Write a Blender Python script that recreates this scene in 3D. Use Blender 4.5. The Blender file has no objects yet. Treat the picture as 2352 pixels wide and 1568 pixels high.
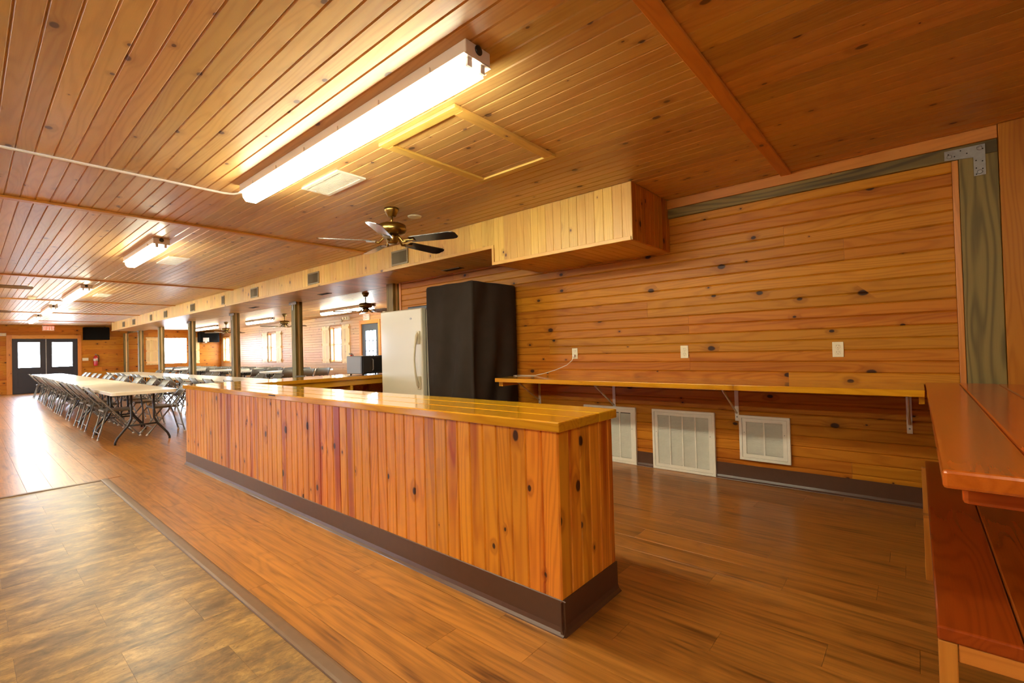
import bpy, bmesh, math, random
from mathutils import Matrix, Vector

random.seed(7)
SC = bpy.context.scene
COL = SC.collection

# ------------------------------------------------------------------ camera
CAM_H = 1.2
F_PX, YAW, PITCH, ROLL = 1081.0, -0.7097, 0.01415, -0.0271
def cam_axes():
    cy, sy, cp, sp = math.cos(YAW), math.sin(YAW), math.cos(PITCH), math.sin(PITCH)
    fwd = Vector((sy * cp, cy * cp, sp)); right = Vector((cy, -sy, 0)); up = right.cross(fwd)
    c, s = math.cos(ROLL), math.sin(ROLL)
    return c * right + s * up, -s * right + c * up, fwd
_r, _u, _f = cam_axes()
cam = bpy.data.cameras.new('camera')
cam.sensor_fit = 'HORIZONTAL'; cam.sensor_width = 36.0; cam.lens = F_PX / 2352 * 36.0
cam.clip_start = 0.02; cam.clip_end = 400
camo = bpy.data.objects.new('camera', cam); COL.objects.link(camo)
camo.matrix_world = Matrix(((_r.x, _u.x, -_f.x, 0), (_r.y, _u.y, -_f.y, 0), (_r.z, _u.z, -_f.z, CAM_H), (0, 0, 0, 1)))
SC.camera = camo

# ------------------------------------------------------------------ sky, exposure
SKY_STRENGTH = 16.0
LAMP_STRENGTH = 20.0
EXPOSURE = 1.48
LAMP_COLOR = (1.0, 0.98, 0.72)
w = bpy.data.worlds.new('sky'); SC.world = w; w.use_nodes = True
bg = w.node_tree.nodes['Background']
bg.inputs[0].default_value = (0.64, 0.80, 1.0, 1); bg.inputs[1].default_value = SKY_STRENGTH
SC.view_settings.view_transform = 'Standard'; SC.view_settings.look = 'None'
SC.view_settings.gamma = 1.0; SC.view_settings.exposure = EXPOSURE; SC.view_settings.use_curve_mapping = False
cy_ = SC.cycles
cy_.max_bounces = 10; cy_.diffuse_bounces = 5; cy_.glossy_bounces = 4; cy_.transparent_max_bounces = 12
cy_.caustics_reflective = False; cy_.caustics_refractive = False
cy_.sample_clamp_indirect = 10.0; cy_.use_denoising = True

def portal(loc, rx, rz, sx, sy):
    l = bpy.data.lights.new('window_portal', 'AREA'); l.shape = 'RECTANGLE'; l.size = sx; l.size_y = sy
    l.cycles.is_portal = True
    o = bpy.data.objects.new('window_portal', l); COL.objects.link(o)
    o.location = loc; o.rotation_euler = (rx, 0, rz)
    o['kind'] = 'structure'

# ------------------------------------------------------------------ materials
def srgb(r, g, b):
    f = lambda c: (c / 12.92 if c <= 0.04045 else ((c + 0.055) / 1.055) ** 2.4)
    return (f(r / 255), f(g / 255), f(b / 255), 1)

class NT:
    def __init__(self, name):
        self.m = bpy.data.materials.new(name); self.m.use_nodes = True
        self.t = self.m.node_tree; self.t.nodes.clear()
        self.out = self.t.nodes.new('ShaderNodeOutputMaterial')
    def n(self, kind, **kw):
        nd = self.t.nodes.new(kind)
        for k, v in kw.items(): setattr(nd, k, v)
        return nd
    def l(self, a, b): self.t.links.new(a, b)
    def val(self, sock, v):
        if isinstance(v, bpy.types.NodeSocket): self.l(v, sock)
        else: sock.default_value = v
    def math(self, op, a, b=None, c=None, clamp=False):
        nd = self.n('ShaderNodeMath', operation=op, use_clamp=clamp)
        self.val(nd.inputs[0], a)
        if b is not None: self.val(nd.inputs[1], b)
        if c is not None: self.val(nd.inputs[2], c)
        return nd.outputs[0]
    def vmath(self, op, a, b):
        nd = self.n('ShaderNodeVectorMath', operation=op); self.val(nd.inputs[0], a); self.val(nd.inputs[1], b)
        return nd.outputs[0]
    def smooth(self, v, a, b, lo=0.0, hi=1.0):
        nd = self.n('ShaderNodeMapRange', interpolation_type='SMOOTHSTEP')
        self.val(nd.inputs[0], v); self.val(nd.inputs[1], a); self.val(nd.inputs[2], b)
        nd.inputs[3].default_value = lo; nd.inputs[4].default_value = hi
        return nd.outputs[0]
    def lin(self, v, a, b, lo, hi):
        nd = self.n('ShaderNodeMapRange'); self.val(nd.inputs[0], v)
        nd.inputs[1].default_value = a; nd.inputs[2].default_value = b; nd.inputs[3].default_value = lo; nd.inputs[4].default_value = hi
        return nd.outputs[0]
    def mix(self, f, a, b, mode='MIX'):
        nd = self.n('ShaderNodeMix', data_type='RGBA', blend_type=mode)
        self.val(nd.inputs[0], f); self.val(nd.inputs[6], a); self.val(nd.inputs[7], b)
        return nd.outputs[2]
    def noise(self, vec, scale=1.0, detail=3.0, rough=0.5, dist=0.0):
        nd = self.n('ShaderNodeTexNoise'); self.l(vec, nd.inputs['Vector'])
        nd.inputs['Scale'].default_value = scale; nd.inputs['Detail'].default_value = detail
        nd.inputs['Roughness'].default_value = rough; nd.inputs['Distortion'].default_value = dist
        return nd.outputs['Fac']
    def rand(self):
        oi = self.n('ShaderNodeObjectInfo'); ge = self.n('ShaderNodeNewGeometry')
        return self.math('FRACT', self.math('ADD', oi.outputs['Random'], ge.outputs['Random Per Island']))
    def coords(self, r):
        tc = self.n('ShaderNodeTexCoord')
        cx = self.n('ShaderNodeCombineXYZ')
        self.l(self.math('MULTIPLY', r, 53.1), cx.inputs[0]); self.l(self.math('MULTIPLY', r, 17.7), cx.inputs[1]); self.l(self.math('MULTIPLY', r, 31.3), cx.inputs[2])
        return self.vmath('ADD', tc.outputs['Object'], cx.outputs[0])
    def bsdf(self, color, rough, metallic=0.0, coat=0.0, coat_rough=0.1, spec=0.5, bump=None, bump_s=0.1, bump_d=0.01):
        b = self.n('ShaderNodeBsdfPrincipled')
        self.val(b.inputs['Base Color'], color); self.val(b.inputs['Roughness'], rough)
        b.inputs['Metallic'].default_value = metallic
        b.inputs['Coat Weight'].default_value = coat; b.inputs['Coat Roughness'].default_value = coat_rough
        b.inputs['Specular IOR Level'].default_value = spec
        if bump is not None:
            bp = self.n('ShaderNodeBump'); bp.inputs['Strength'].default_value = bump_s; bp.inputs['Distance'].default_value = bump_d
            self.l(bump, bp.inputs['Height']); self.l(bp.outputs[0], b.inputs['Normal'])
            if coat: self.l(bp.outputs[0], b.inputs['Coat Normal'])
        self.l(b.outputs[0], self.out.inputs[0])
        return self.m

def wood(name, light, dark, knot=(52, 24, 12), knots=0.5, ring=0.45, rough=0.35, coat=0.3, coat_rough=0.2, tint=0.16, ring_f=1.0, heart=0.25, bump_s=0.06, cath=14.0, spec=0.5, knot_r=1.0):
    """Varnished board: the grain runs along the local X axis, the face lies in local XY."""
    N = NT(name); r = N.rand(); co = N.coords(r)
    # knots
    kv = N.vmath('MULTIPLY', co, (3.0, 4.6, 0.0))
    vo = N.n('ShaderNodeTexVoronoi', voronoi_dimensions='2D'); N.l(kv, vo.inputs['Vector']); vo.inputs['Scale'].default_value = 1.0; vo.inputs['Randomness'].default_value = 1.0
    sc = N.n('ShaderNodeSeparateColor'); N.l(vo.outputs['Color'], sc.inputs[0])
    rad = N.lin(sc.outputs[0], 1.0 - knots, 1.0, 0.012, 0.062 * knot_r)
    has = N.math('GREATER_THAN', sc.outputs[0], 1.0 - knots)
    wob = N.noise(N.vmath('MULTIPLY', co, (18, 30, 30)), 1.0, 2.0)
    d = N.math('ADD', vo.outputs['Distance'], N.math('MULTIPLY', N.math('SUBTRACT', wob, 0.5), 0.035))
    core = N.math('MULTIPLY', N.smooth(d, N.math('MULTIPLY', rad, 1.25), N.math('MULTIPLY', rad, 0.75)), has)
    halo = N.math('MULTIPLY', N.smooth(d, N.math('MULTIPLY', rad, 4.0), rad), has)
    # growth rings
    n1 = N.noise(N.vmath('MULTIPLY', co, (0.55, 5.5, 5.5)), 1.0, 2.0, 0.45)
    ys = N.n('ShaderNodeSeparateXYZ'); N.l(co, ys.inputs[0])
    ph = N.math('ADD', N.math('MULTIPLY', n1, cath * 6.283 * ring_f), N.math('ADD', N.math('MULTIPLY', ys.outputs[1], 110.0 * ring_f), N.math('MULTIPLY', halo, 5.0)))
    rg = N.math('MULTIPLY_ADD', N.math('SINE', ph), 0.5, 0.5)
    rg = N.math('POWER', rg, 2.2)
    broad = N.smooth(N.noise(N.vmath('MULTIPLY', co, (0.35, 7.0, 7.0)), 1.0, 1.0), 0.52, 0.70)
    fib = N.noise(N.vmath('MULTIPLY', co, (7, 260, 260)), 1.0, 2.0)
    f = N.math('ADD', N.math('MULTIPLY', rg, ring), N.math('ADD', N.math('MULTIPLY', broad, heart * 1.6), N.math('MULTIPLY', N.math('SUBTRACT', fib, 0.5), 0.35)), clamp=True)
    c = N.mix(f, srgb(*light), srgb(*dark))
    c = N.mix(N.math('MULTIPLY', halo, 0.45), c, srgb(*[0.75 * a + 0.25 * b for a, b in zip(dark, knot)]))
    c = N.mix(core, c, srgb(*knot))
    hv = N.n('ShaderNodeHueSaturation'); N.l(c, hv.inputs['Color'])
    N.l(N.lin(r, 0, 1, 1.0 - tint, 1.0 + tint), hv.inputs['Value'])
    r2 = N.math('FRACT', N.math('MULTIPLY', r, 7.13))
    N.l(N.lin(r2, 0, 1, 0.5 - 0.008, 0.5 + 0.008), hv.inputs['Hue'])
    slow = N.noise(N.vmath('MULTIPLY', co, (2.2, 9, 9)), 1.0, 2.0)
    return N.bsdf(hv.outputs[0], rough, coat=coat, coat_rough=coat_rough, spec=spec, bump=N.math('ADD', N.math('MULTIPLY', fib, 0.10), slow), bump_s=bump_s, bump_d=0.006)

def plain(name, col, rough=0.5, metallic=0.0, coat=0.0, noise=0.0, spec=0.5, nscale=25):
    N = NT(name); c = srgb(*col)
    if noise:
        tc = N.n('ShaderNodeTexCoord')
        nz = N.noise(tc.outputs['Object'], nscale, 3.0)
        hv = N.n('ShaderNodeHueSaturation'); hv.inputs['Color'].default_value = c
        N.l(N.lin(nz, 0.3, 0.7, 1 - noise, 1 + noise), hv.inputs['Value']); c = hv.outputs[0]
    return N.bsdf(c, rough, metallic=metallic, coat=coat, spec=spec)

def emit(name, col, s, base=(255, 255, 255)):
    N = NT(name); b = N.n('ShaderNodeBsdfPrincipled'); b.inputs['Base Color'].default_value = srgb(*base)
    b.inputs['Emission Color'].default_value = (*col, 1); b.inputs['Emission Strength'].default_value = s
    N.l(b.outputs[0], N.out.inputs[0]); return N.m

def glass(name):
    N = NT(name); tr = N.n('ShaderNodeBsdfTransparent'); gl = N.n('ShaderNodeBsdfGlossy'); gl.inputs['Roughness'].default_value = 0.02
    lw = N.n('ShaderNodeLayerWeight'); lw.inputs[0].default_value = 0.5
    fac = N.math('MULTIPLY_ADD', N.math('POWER', lw.outputs['Facing'], 5.0), 0.9, 0.04)
    mx = N.n('ShaderNodeMixShader'); N.l(fac, mx.inputs[0]); N.l(tr.outputs[0], mx.inputs[1]); N.l(gl.outputs[0], mx.inputs[2])
    N.l(mx.outputs[0], N.out.inputs[0]); return N.m

def vinyl_plank():
    N = NT('vinyl_wood_plank'); r = N.rand(); co = N.coords(r)
    n1 = N.noise(N.vmath('MULTIPLY', co, (0.75, 4.2, 4.2)), 1.0, 1.5, 0.45, 0.15)
    ph = N.math('MULTIPLY', n1, 88.0)
    rg = N.math('POWER', N.math('MULTIPLY_ADD', N.math('SINE', ph), 0.5, 0.5), 2.4)
    st = N.noise(N.vmath('MULTIPLY', co, (1.0, 42, 42)), 1.0, 4.0, 0.65)
    dk = N.smooth(N.noise(N.vmath('MULTIPLY', co, (1.2, 13, 13)), 1.0, 3.0, 0.6, 0.25), 0.54, 0.80)
    f = N.math('ADD', N.math('MULTIPLY', rg, 0.22), N.math('ADD', N.math('MULTIPLY', dk, 0.75), N.math('MULTIPLY', N.math('SUBTRACT', st, 0.43), 1.9)), clamp=True)
    c = N.mix(f, srgb(178, 116, 48), srgb(86, 46, 16))
    hv = N.n('ShaderNodeHueSaturation'); N.l(c, hv.inputs['Color']); N.l(N.lin(r, 0, 1, 0.88, 1.08), hv.inputs['Value'])
    slow = N.noise(N.vmath('MULTIPLY', co, (3, 9, 9)), 1.0, 2.0)
    return N.bsdf(hv.outputs[0], 0.29, spec=0.65, bump=N.math('ADD', slow, N.math('MULTIPLY', st, 0.12)), bump_s=0.06, bump_d=0.006)

def stone_tile():
    N = NT('vinyl_stone_tile'); r = N.rand(); co = N.coords(r)
    wv = N.noise(N.vmath('MULTIPLY', co, (3, 2, 2)), 1.0, 2.0)
    a = N.noise(N.vmath('MULTIPLY', co, (9, 4.2, 4)), 1.0, 10.0, 0.74, 0.35)
    b = N.noise(N.vmath('MULTIPLY', co, (20, 9, 4)), 1.0, 8.0, 0.75, 0.3)
    cr = N.n('ShaderNodeValToRGB'); N.l(a, cr.inputs[0]); e = cr.color_ramp.elements
    e[0].position = 0.36; e[0].color = srgb(92, 66, 38); e[1].position = 0.66; e[1].color = srgb(188, 148, 88)
    m = e.new(0.46); m.color = srgb(122, 92, 56); m = e.new(0.53); m.color = srgb(148, 112, 62)
    c = N.mix(N.smooth(b, 0.50, 0.62, 0.0, 0.6), cr.outputs[0], srgb(112, 90, 64))
    c = N.mix(N.smooth(N.noise(N.vmath('MULTIPLY', co, (55, 34, 9)), 1.0, 4.0, 0.7), 0.60, 0.68, 0.0, 0.55), c, srgb(78, 54, 32))
    hv = N.n('ShaderNodeHueSaturation'); N.l(c, hv.inputs['Color']); N.l(N.lin(r, 0, 1, 0.94, 1.06), hv.inputs['Value'])
    return N.bsdf(hv.outputs[0], 0.34, spec=0.45, bump=N.math('ADD', N.math('MULTIPLY', b, 0.4), wv), bump_s=0.06, bump_d=0.006)

M = {}
M['ceil'] = wood('varnished_ceiling_pine', (205, 163, 98), (174, 122, 66), knot=(92, 56, 32), knots=0.44, ring=0.30, rough=0.42, coat=0.30, coat_rough=0.34, heart=0.20, bump_s=0.16, knot_r=1.3)
M['wall'] = wood('orange_wall_pine', (190, 120, 30), (150, 78, 13), knot=(62, 32, 18), knots=0.52, ring=0.35, rough=0.45, coat=0.0, spec=0.25, tint=0.12, heart=0.25, knot_r=1.6)
M['counter'] = wood('counter_pine', (230, 150, 44), (170, 72, 10), knot=(58, 20, 10), knots=0.50, ring=0.34, rough=0.30, coat=0.25, coat_rough=0.18, tint=0.10, heart=0.62, knot_r=1.4)
M['top'] = wood('counter_top_pine', (214, 154, 30), (182, 116, 18), knot=(96, 44, 16), knots=0.16, ring=0.38, rough=0.14, coat=0.7, coat_rough=0.07, tint=0.05, heart=0.2, bump_s=0.06)
M['soffit'] = wood('soffit_pine', (218, 176, 90), (188, 136, 56), knot=(92, 56, 38), knots=0.36, ring=0.30, rough=0.40, coat=0.1, tint=0.09, heart=0.18, knot_r=1.4)
M['red'] = wood('red_stained_pine', (202, 100, 28), (164, 70, 12), knot=(70, 26, 10), knots=0.14, ring=0.32, rough=0.22, coat=0.4, coat_rough=0.12, tint=0.06, heart=0.2)
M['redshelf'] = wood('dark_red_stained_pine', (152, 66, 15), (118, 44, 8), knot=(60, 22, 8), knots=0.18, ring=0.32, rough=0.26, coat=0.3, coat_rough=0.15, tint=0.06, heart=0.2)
M['trim'] = wood('trim_pine', (208, 138, 54), (178, 106, 34), knot=(92, 48, 22), knots=0.16, ring=0.35, rough=0.40, coat=0.1, tint=0.06)
M['annex'] = wood('daylight_washed_annex_pine', (194, 146, 98), (168, 116, 72), knot=(96, 60, 40), knots=0.50, ring=0.35, rough=0.40, coat=0.1, coat_rough=0.3, tint=0.08, heart=0.2, knot_r=1.2)  # wall pine made paler: the daylight wash is put into the colour
M['pale'] = wood('pale_shutter_pine', (228, 196, 136), (206, 164, 100), knot=(130, 84, 50), knots=0.34, ring=0.30, rough=0.45, coat=0.1)
M['treated'] = wood('green_treated_timber', (136, 114, 60), (74, 58, 28), knot=(56, 42, 22), knots=0.05, ring=0.6, rough=0.6, coat=0.0, tint=0.06, ring_f=0.8, heart=0.35, cath=12)
M['plank'] = vinyl_plank()
M['tile'] = stone_tile()
M['strip'] = plain('brown_rubber_strip', (112, 82, 56), 0.42, noise=0.05)
M['cove'] = plain('brown_rubber_cove_base', (84, 56, 42), 0.36, noise=0.06, coat=0.1)
M['sub'] = plain('dark_subfloor', (38, 28, 20), 0.9)
M['white'] = plain('white_enamel', (228, 224, 212), 0.38, noise=0.03)
M['lampbody'] = plain('white_lamp_housing', (226, 214, 208), 0.45)
M['ivory'] = plain('ivory_plastic', (232, 222, 190), 0.4)
M['almond'] = plain('almond_freezer_enamel', (214, 206, 184), 0.32, coat=0.2)
M['almond2'] = plain('almond_freezer_handle', (204, 192, 160), 0.4)
M['dark'] = plain('dark_plastic', (38, 36, 36), 0.4)
M['black'] = plain('black_fabric', (54, 46, 40), 0.92, noise=0.10, spec=0.1, nscale=6)
M['tvblack'] = plain('black_cloth_cover', (22, 21, 20), 0.95, spec=0.1)
M['brass'] = plain('antique_brass', (150, 124, 70), 0.28, metallic=1.0)
M['blade'] = plain('dark_walnut_blade', (50, 34, 24), 0.22, coat=0.6)
M['chair'] = plain('grey_painted_steel', (116, 113, 104), 0.4, metallic=0.25)
M['chrome'] = plain('grey_steel_tube', (142, 140, 134), 0.34, metallic=0.6)
M['table'] = plain('white_plastic_tabletop', (232, 226, 208), 0.28)
M['tleg'] = plain('dark_steel_tube', (58, 54, 54), 0.4, metallic=0.4)
M['galv'] = plain('galvanised_steel', (150, 148, 146), 0.45, metallic=0.55, noise=0.12, nscale=30)
M['hole'] = plain('black_hole', (14, 12, 11), 0.9)
M['ventmetal'] = plain('bronze_vent_metal', (128, 112, 82), 0.45, metallic=0.4)
M['slot'] = plain('dark_vent_slots', (70, 60, 44), 0.6)
M['doorblk'] = plain('dark_painted_door', (44, 42, 50), 0.45)
M['doorgrey'] = plain('slate_painted_door', (66, 70, 78), 0.45)
M['glass'] = glass('window_glass')
M['red2'] = plain('extinguisher_red', (190, 28, 30), 0.3, coat=0.4)
M['signw'] = plain('white_sign_plastic', (226, 220, 206), 0.5)
M['exitred'] = emit('lit_exit_letters', (1.0, 0.10, 0.07), 1.6, (200, 20, 20))
M['grey'] = plain('grey_microwave_shell', (128, 128, 130), 0.38)
M['grid'] = plain('slatted_backing', (150, 142, 122), 0.6)
M['lens'] = emit('lit_fluorescent_lens', LAMP_COLOR, LAMP_STRENGTH)
M['lensclear'] = glass('clear_lens_end')
M['tube'] = emit('lit_fluorescent_tube', LAMP_COLOR, LAMP_STRENGTH * 1.2)
M['cordw'] = plain('white_cord_plastic', (232, 226, 216), 0.4)
M['paper'] = plain('white_paper', (226, 214, 204), 0.7)
M['outside'] = plain('pale_concrete_yard', (190, 186, 176), 0.9, noise=0.05)

# ------------------------------------------------------------------ mesh helpers
class MB:
    def __init__(self): self.v = []; self.f = []; self.s = []
    def add(self, vs, fs, smooth=False):
        b = len(self.v); self.v += [tuple(p) for p in vs]; self.f += [tuple(b + i for i in q) for q in fs]; self.s += [smooth] * len(fs)
        return self
    def box(self, x0, x1, y0, y1, z0, z1, c=0.0):
        x0, x1 = min(x0, x1), max(x0, x1); y0, y1 = min(y0, y1), max(y0, y1); z0, z1 = min(z0, z1), max(z0, z1)
        if c <= 0:
            vs = [(x, y, z) for z in (z0, z1) for y in (y0, y1) for x in (x0, x1)]
            return self.add(vs, [(0, 2, 3, 1), (4, 5, 7, 6), (0, 1, 5, 4), (2, 6, 7, 3), (0, 4, 6, 2), (1, 3, 7, 5)])
        bm = bmesh.new(); bmesh.ops.create_cube(bm, size=1.0)
        for v in bm.verts:
            v.co = Vector(((x0 + x1) / 2 + v.co.x * (x1 - x0), (y0 + y1) / 2 + v.co.y * (y1 - y0), (z0 + z1) / 2 + v.co.z * (z1 - z0)))
        bmesh.ops.bevel(bm, geom=list(bm.edges), offset=c, segments=2, profile=0.5, affect='EDGES')
        self.bm(bm); return self
    def bm(self, bm, smooth=False):
        bm.verts.index_update()
        self.add([v.co[:] for v in bm.verts], [tuple(v.index for v in f.verts) for f in bm.faces], smooth); bm.free()
    def prism(self, prof, x0, x1):
        """polygon prof [(y,z)..] swept along x"""
        n = len(prof)
        vs = [(x0, y, z) for y, z in prof] + [(x1, y, z) for y, z in prof]
        fs = [(i, (i + 1) % n, n + (i + 1) % n, n + i) for i in range(n)] + [tuple(range(n - 1, -1, -1)), tuple(range(n, 2 * n))]
        return self.add(vs, fs)
    def tube(self, pts, r, n=8, caps=True):
        pts = [Vector(p) for p in pts]; rr = r if isinstance(r, (list, tuple)) else [r] * len(pts)
        vs = []; up = None
        for i, p in enumerate(pts):
            t = ((pts[min(i + 1, len(pts) - 1)] - p).normalized() + (p - pts[max(i - 1, 0)]).normalized())
            t = t.normalized() if t.length > 1e-6 else Vector((0, 0, 1))
            if up is None: up = Vector((0, 0, 1)) if abs(t.z) < 0.9 else Vector((1, 0, 0))
            a = t.cross(up).normalized(); b = a.cross(t).normalized(); up = b
            vs += [p + a * rr[i] * math.cos(2 * math.pi * k / n) + b * rr[i] * math.sin(2 * math.pi * k / n) for k in range(n)]
        fs = []
        for i in range(len(pts) - 1):
            for k in range(n):
                fs.append((i * n + k, i * n + (k + 1) % n, (i + 1) * n + (k + 1) % n, (i + 1) * n + k))
        b0 = len(self.v); self.add(vs, fs, True)
        if caps:
            self.f += [tuple(b0 + k for k in range(n - 1, -1, -1)), tuple(b0 + (len(pts) - 1) * n + k for k in range(n))]; self.s += [False, False]
        return self
    def lathe(self, prof, n=24, cx=0, cy=0):
        """prof [(r,z)..] revolved about z"""
        vs = []
        for r, z in prof: vs += [(cx + r * math.cos(2 * math.pi * k / n), cy + r * math.sin(2 * math.pi * k / n), z) for k in range(n)]
        fs = []
        for i in range(len(prof) - 1):
            for k in range(n): fs.append((i * n + k, i * n + (k + 1) % n, (i + 1) * n + (k + 1) % n, (i + 1) * n + k))
        b0 = len(self.v); self.add(vs, fs, True)
        self.f += [tuple(b0 + k for k in range(n - 1, -1, -1)), tuple(b0 + (len(prof) - 1) * n + k for k in range(n))]; self.s += [False, False]
        return self
    def mesh(self, name, mat):
        me = bpy.data.meshes.new(name); me.from_pydata(self.v, [], self.f)
        me.polygons.foreach_set('use_smooth', self.s)
        bm = bmesh.new(); bm.from_mesh(me); bmesh.ops.recalc_face_normals(bm, faces=bm.faces); bm.to_mesh(me); bm.free()
        me.materials.append(mat); return me
    def obj(self, name, mat, parent=None, M4=None):
        return link(name, self.mesh(name, mat), parent, M4)

def link(name, data, parent=None, M4=None):
    o = bpy.data.objects.new(name, data); COL.objects.link(o)
    if parent is not None: o.parent = parent
    if M4 is not None: o.matrix_basis = M4
    return o

def frame(o, ex, ez):
    """local X -> ex (length), local Z -> ez (face normal)"""
    ex = Vector(ex).normalized(); ez = Vector(ez).normalized(); ey = ez.cross(ex); o = Vector(o)
    return Matrix(((ex.x, ey.x, ez.x, o.x), (ex.y, ey.y, ez.y, o.y), (ex.z, ey.z, ez.z, o.z), (0, 0, 0, 1)))

def tag(o, label, cat, group=None, kind=None):
    o['label'] = label; o['category'] = cat
    if group: o['group'] = group
    if kind: o['kind'] = kind
    return o
def empty(name, loc=(0, 0, 0), rz=0.0):
    o = bpy.data.objects.new(name, None); COL.objects.link(o); o.location = loc; o.rotation_euler = (0, 0, rz); o.empty_display_size = 0.1
    return o
def struct(name, label, cat, o=None):
    if o is None: o = empty(name)
    return tag(o, label, cat, kind='structure')
def copy_tree(o, parent=None):
    c = o.copy(); COL.objects.link(c); c.parent = parent
    for k in ('label', 'category', 'group', 'kind'):
        if k in o.keys(): c[k] = o[k]
    for ch in list(o.children): copy_tree(ch, c)
    return c

_bc = {}
def board_prof(wd, t, c, groove):
    g = 0.00015
    p = [(g, -c), (g + c, 0)]
    if groove: p += [(wd / 2 - c, 0), (wd / 2, -c), (wd / 2 + c, 0)]
    p += [(wd - g - c, 0), (wd - g, -c), (wd - g, -t), (g, -t)]
    return p
def board_mesh(L, wd, t, c, groove, mat):
    key = (round(L, 3), round(wd, 4), t, c, groove, mat.name)
    if key not in _bc: _bc[key] = MB().prism(board_prof(wd, t, c, groove), 0.0006, L - 0.0006).mesh('board', mat)
    return _bc[key]

def plank(name, parent, x, y, z, mat, c=0.003, along=None):
    """axis-aligned plank; the local X axis follows the longest side (or `along`), local Z the thinnest"""
    dims = {'x': x, 'y': y, 'z': z}; ln = {k: v[1] - v[0] for k, v in dims.items()}
    a = along or max(ln, key=ln.get); th = min((k for k in ln if k != a), key=lambda k: ln[k])
    ax = {'x': Vector((1, 0, 0)), 'y': Vector((0, 1, 0)), 'z': Vector((0, 0, 1))}
    ctr = Vector([(v[0] + v[1]) / 2 for v in (x, y, z)])
    wd = [k for k in 'xyz' if k not in (a, th)][0]
    m = MB().box(-ln[a] / 2, ln[a] / 2, -ln[wd] / 2, ln[wd] / 2, -ln[th] / 2, ln[th] / 2, min(c, ln[th] * 0.3))
    return m.obj(name, mat, parent, frame(ctr, ax[a], ax[th]))

def cladding(parent, o, ex, ez, L, H, pitch, mat, cuts=(), holes=(), individual=True, t=0.012, c=0.005, groove=True, y0=0.0, prob=None):
    """rows of boards along ex stacked along ez x ex; cuts(row)-> joint positions; holes (x0,x1,y0,y1)"""
    F = frame(o, ex, ez); mb = MB(); row = 0; y = y0
    while y < H - 0.005:
        wd = min(pitch, H - y)
        yy0, yy1 = max(y, 0.0), y + wd
        if yy1 - yy0 > 0.01:
            segs = [(0.0, L)]
            for hx0, hx1, hy0, hy1 in holes:
                if min(yy1, hy1) - max(yy0, hy0) > 0.25 * (yy1 - yy0):
                    ns = []
                    for a, b in segs:
                        if hx1 <= a or hx0 >= b: ns.append((a, b)); continue
                        if hx0 > a: ns.append((a, hx0))
                        if hx1 < b: ns.append((hx1, b))
                    segs = ns
            js = cuts(row) if callable(cuts) else []
            out = []
            for a, b in segs:
                q = [a] + sorted(j for j in js if a + 0.08 < j < b - 0.08) + [b]
                out += list(zip(q[:-1], q[1:]))
            gr = groove and (yy1 - yy0) > pitch * 0.8
            for a, b in out:
                if individual: link('board', board_mesh(b - a, yy1 - yy0, t, c, gr, mat), parent, F @ Matrix.Translation((a, yy0, 0)))
                else:
                    s = MB().prism(board_prof(yy1 - yy0, t, c, gr), a + 0.0006, b - 0.0006)
                    mb.add([(px, py + yy0, pz) for px, py, pz in s.v], s.f)
        y += pitch; row += 1
    if not individual and mb.v:
        ob = mb.obj('board', mat, parent, F); ob['kind'] = 'stuff'
        return ob

# ------------------------------------------------------------------ dimensions (metres; camera above the origin)
ZC = 2.555; YW = 4.385; XF = -25.2; YL = -4.6; XN = 4.0; YA = 8.0; ZA = 2.42; YS = 3.60; XSE = -22.8
P2 = 0.1772

# ------------------------------------------------------------------ floor
flo = struct('floor', 'brown wood-look vinyl floor with stone-look tile area', 'floor',
             MB().box(XF - 0.2, XN + 0.2, YL - 0.2, YA + 0.2, -0.15, -0.006).obj('floor', M['sub']))
PW, PLEN = 0.168, 1.195
OFF = {0: -1.18, -1: -1.54, -2: -2.22, 1: -1.445, 2: -0.978, 3: -0.65, 4: -0.30, 5: -0.025, 6: -0.825, 7: -0.53, 8: -0.175}
SX0 = -6.13; SY1 = 0.935; SY0 = 0.87
far = MB()
def plank_prof(wd): g = 0.0008; c = 0.0003; return [(g, -c), (g + c, 0), (wd - g - c, 0), (wd - g, -c), (wd - g, -0.006), (g, -0.006)]
pk = {}
def put_plank(a, b, y0, y1):
    if b - a < 0.03 or y1 - y0 < 0.01: return
    if a > -9.6 and -0.1 < y0 < 4.4 and b < 1.6:
        k = (round(b - a, 3), round(y1 - y0, 4))
        if k not in pk: pk[k] = MB().prism(plank_prof(y1 - y0), 0.0006, b - a - 0.0006).mesh('plank', M['plank'])
        link('plank', pk[k], flo, Matrix.Translation((a, y0, 0)))
    else:
        s = MB().prism(plank_prof(y1 - y0), a + 0.0006, b - 0.0006); far.add([(p[0], p[1] + y0, p[2]) for p in s.v], s.f)
rlo = int(math.floor((YL - 1.373) / PW)); rhi = int(math.ceil((YA - 1.373) / PW))
rnd = random.Random(3)
for rw in range(rlo, rhi):
    y0 = 1.373 + rw * PW; y1 = y0 + PW
    off = OFF.get(rw, None)
    if off is None: off = rnd.uniform(0, PLEN)
    x = off + PLEN * math.floor((XF - off) / PLEN)
    while x < XN:
        a, b = max(x, XF), min(x + PLEN, XN); x += PLEN
        ys0, ys1 = max(y0, YL), min(y1, YA)
        # stone tile corner is cut out of the planks
        if ys1 <= SY1:
            b = min(b, SX0 - 0.065)
        elif ys0 < SY1:
            if b > SX0 - 0.065:
                if a < SX0 - 0.065: put_plank(a, SX0 - 0.065, ys0, ys1); a = SX0 - 0.065
                ys0 = SY1
        put_plank(a, b, ys0, ys1)
o = far.obj('plank', M['plank'], flo); o['kind'] = 'stuff'
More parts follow.
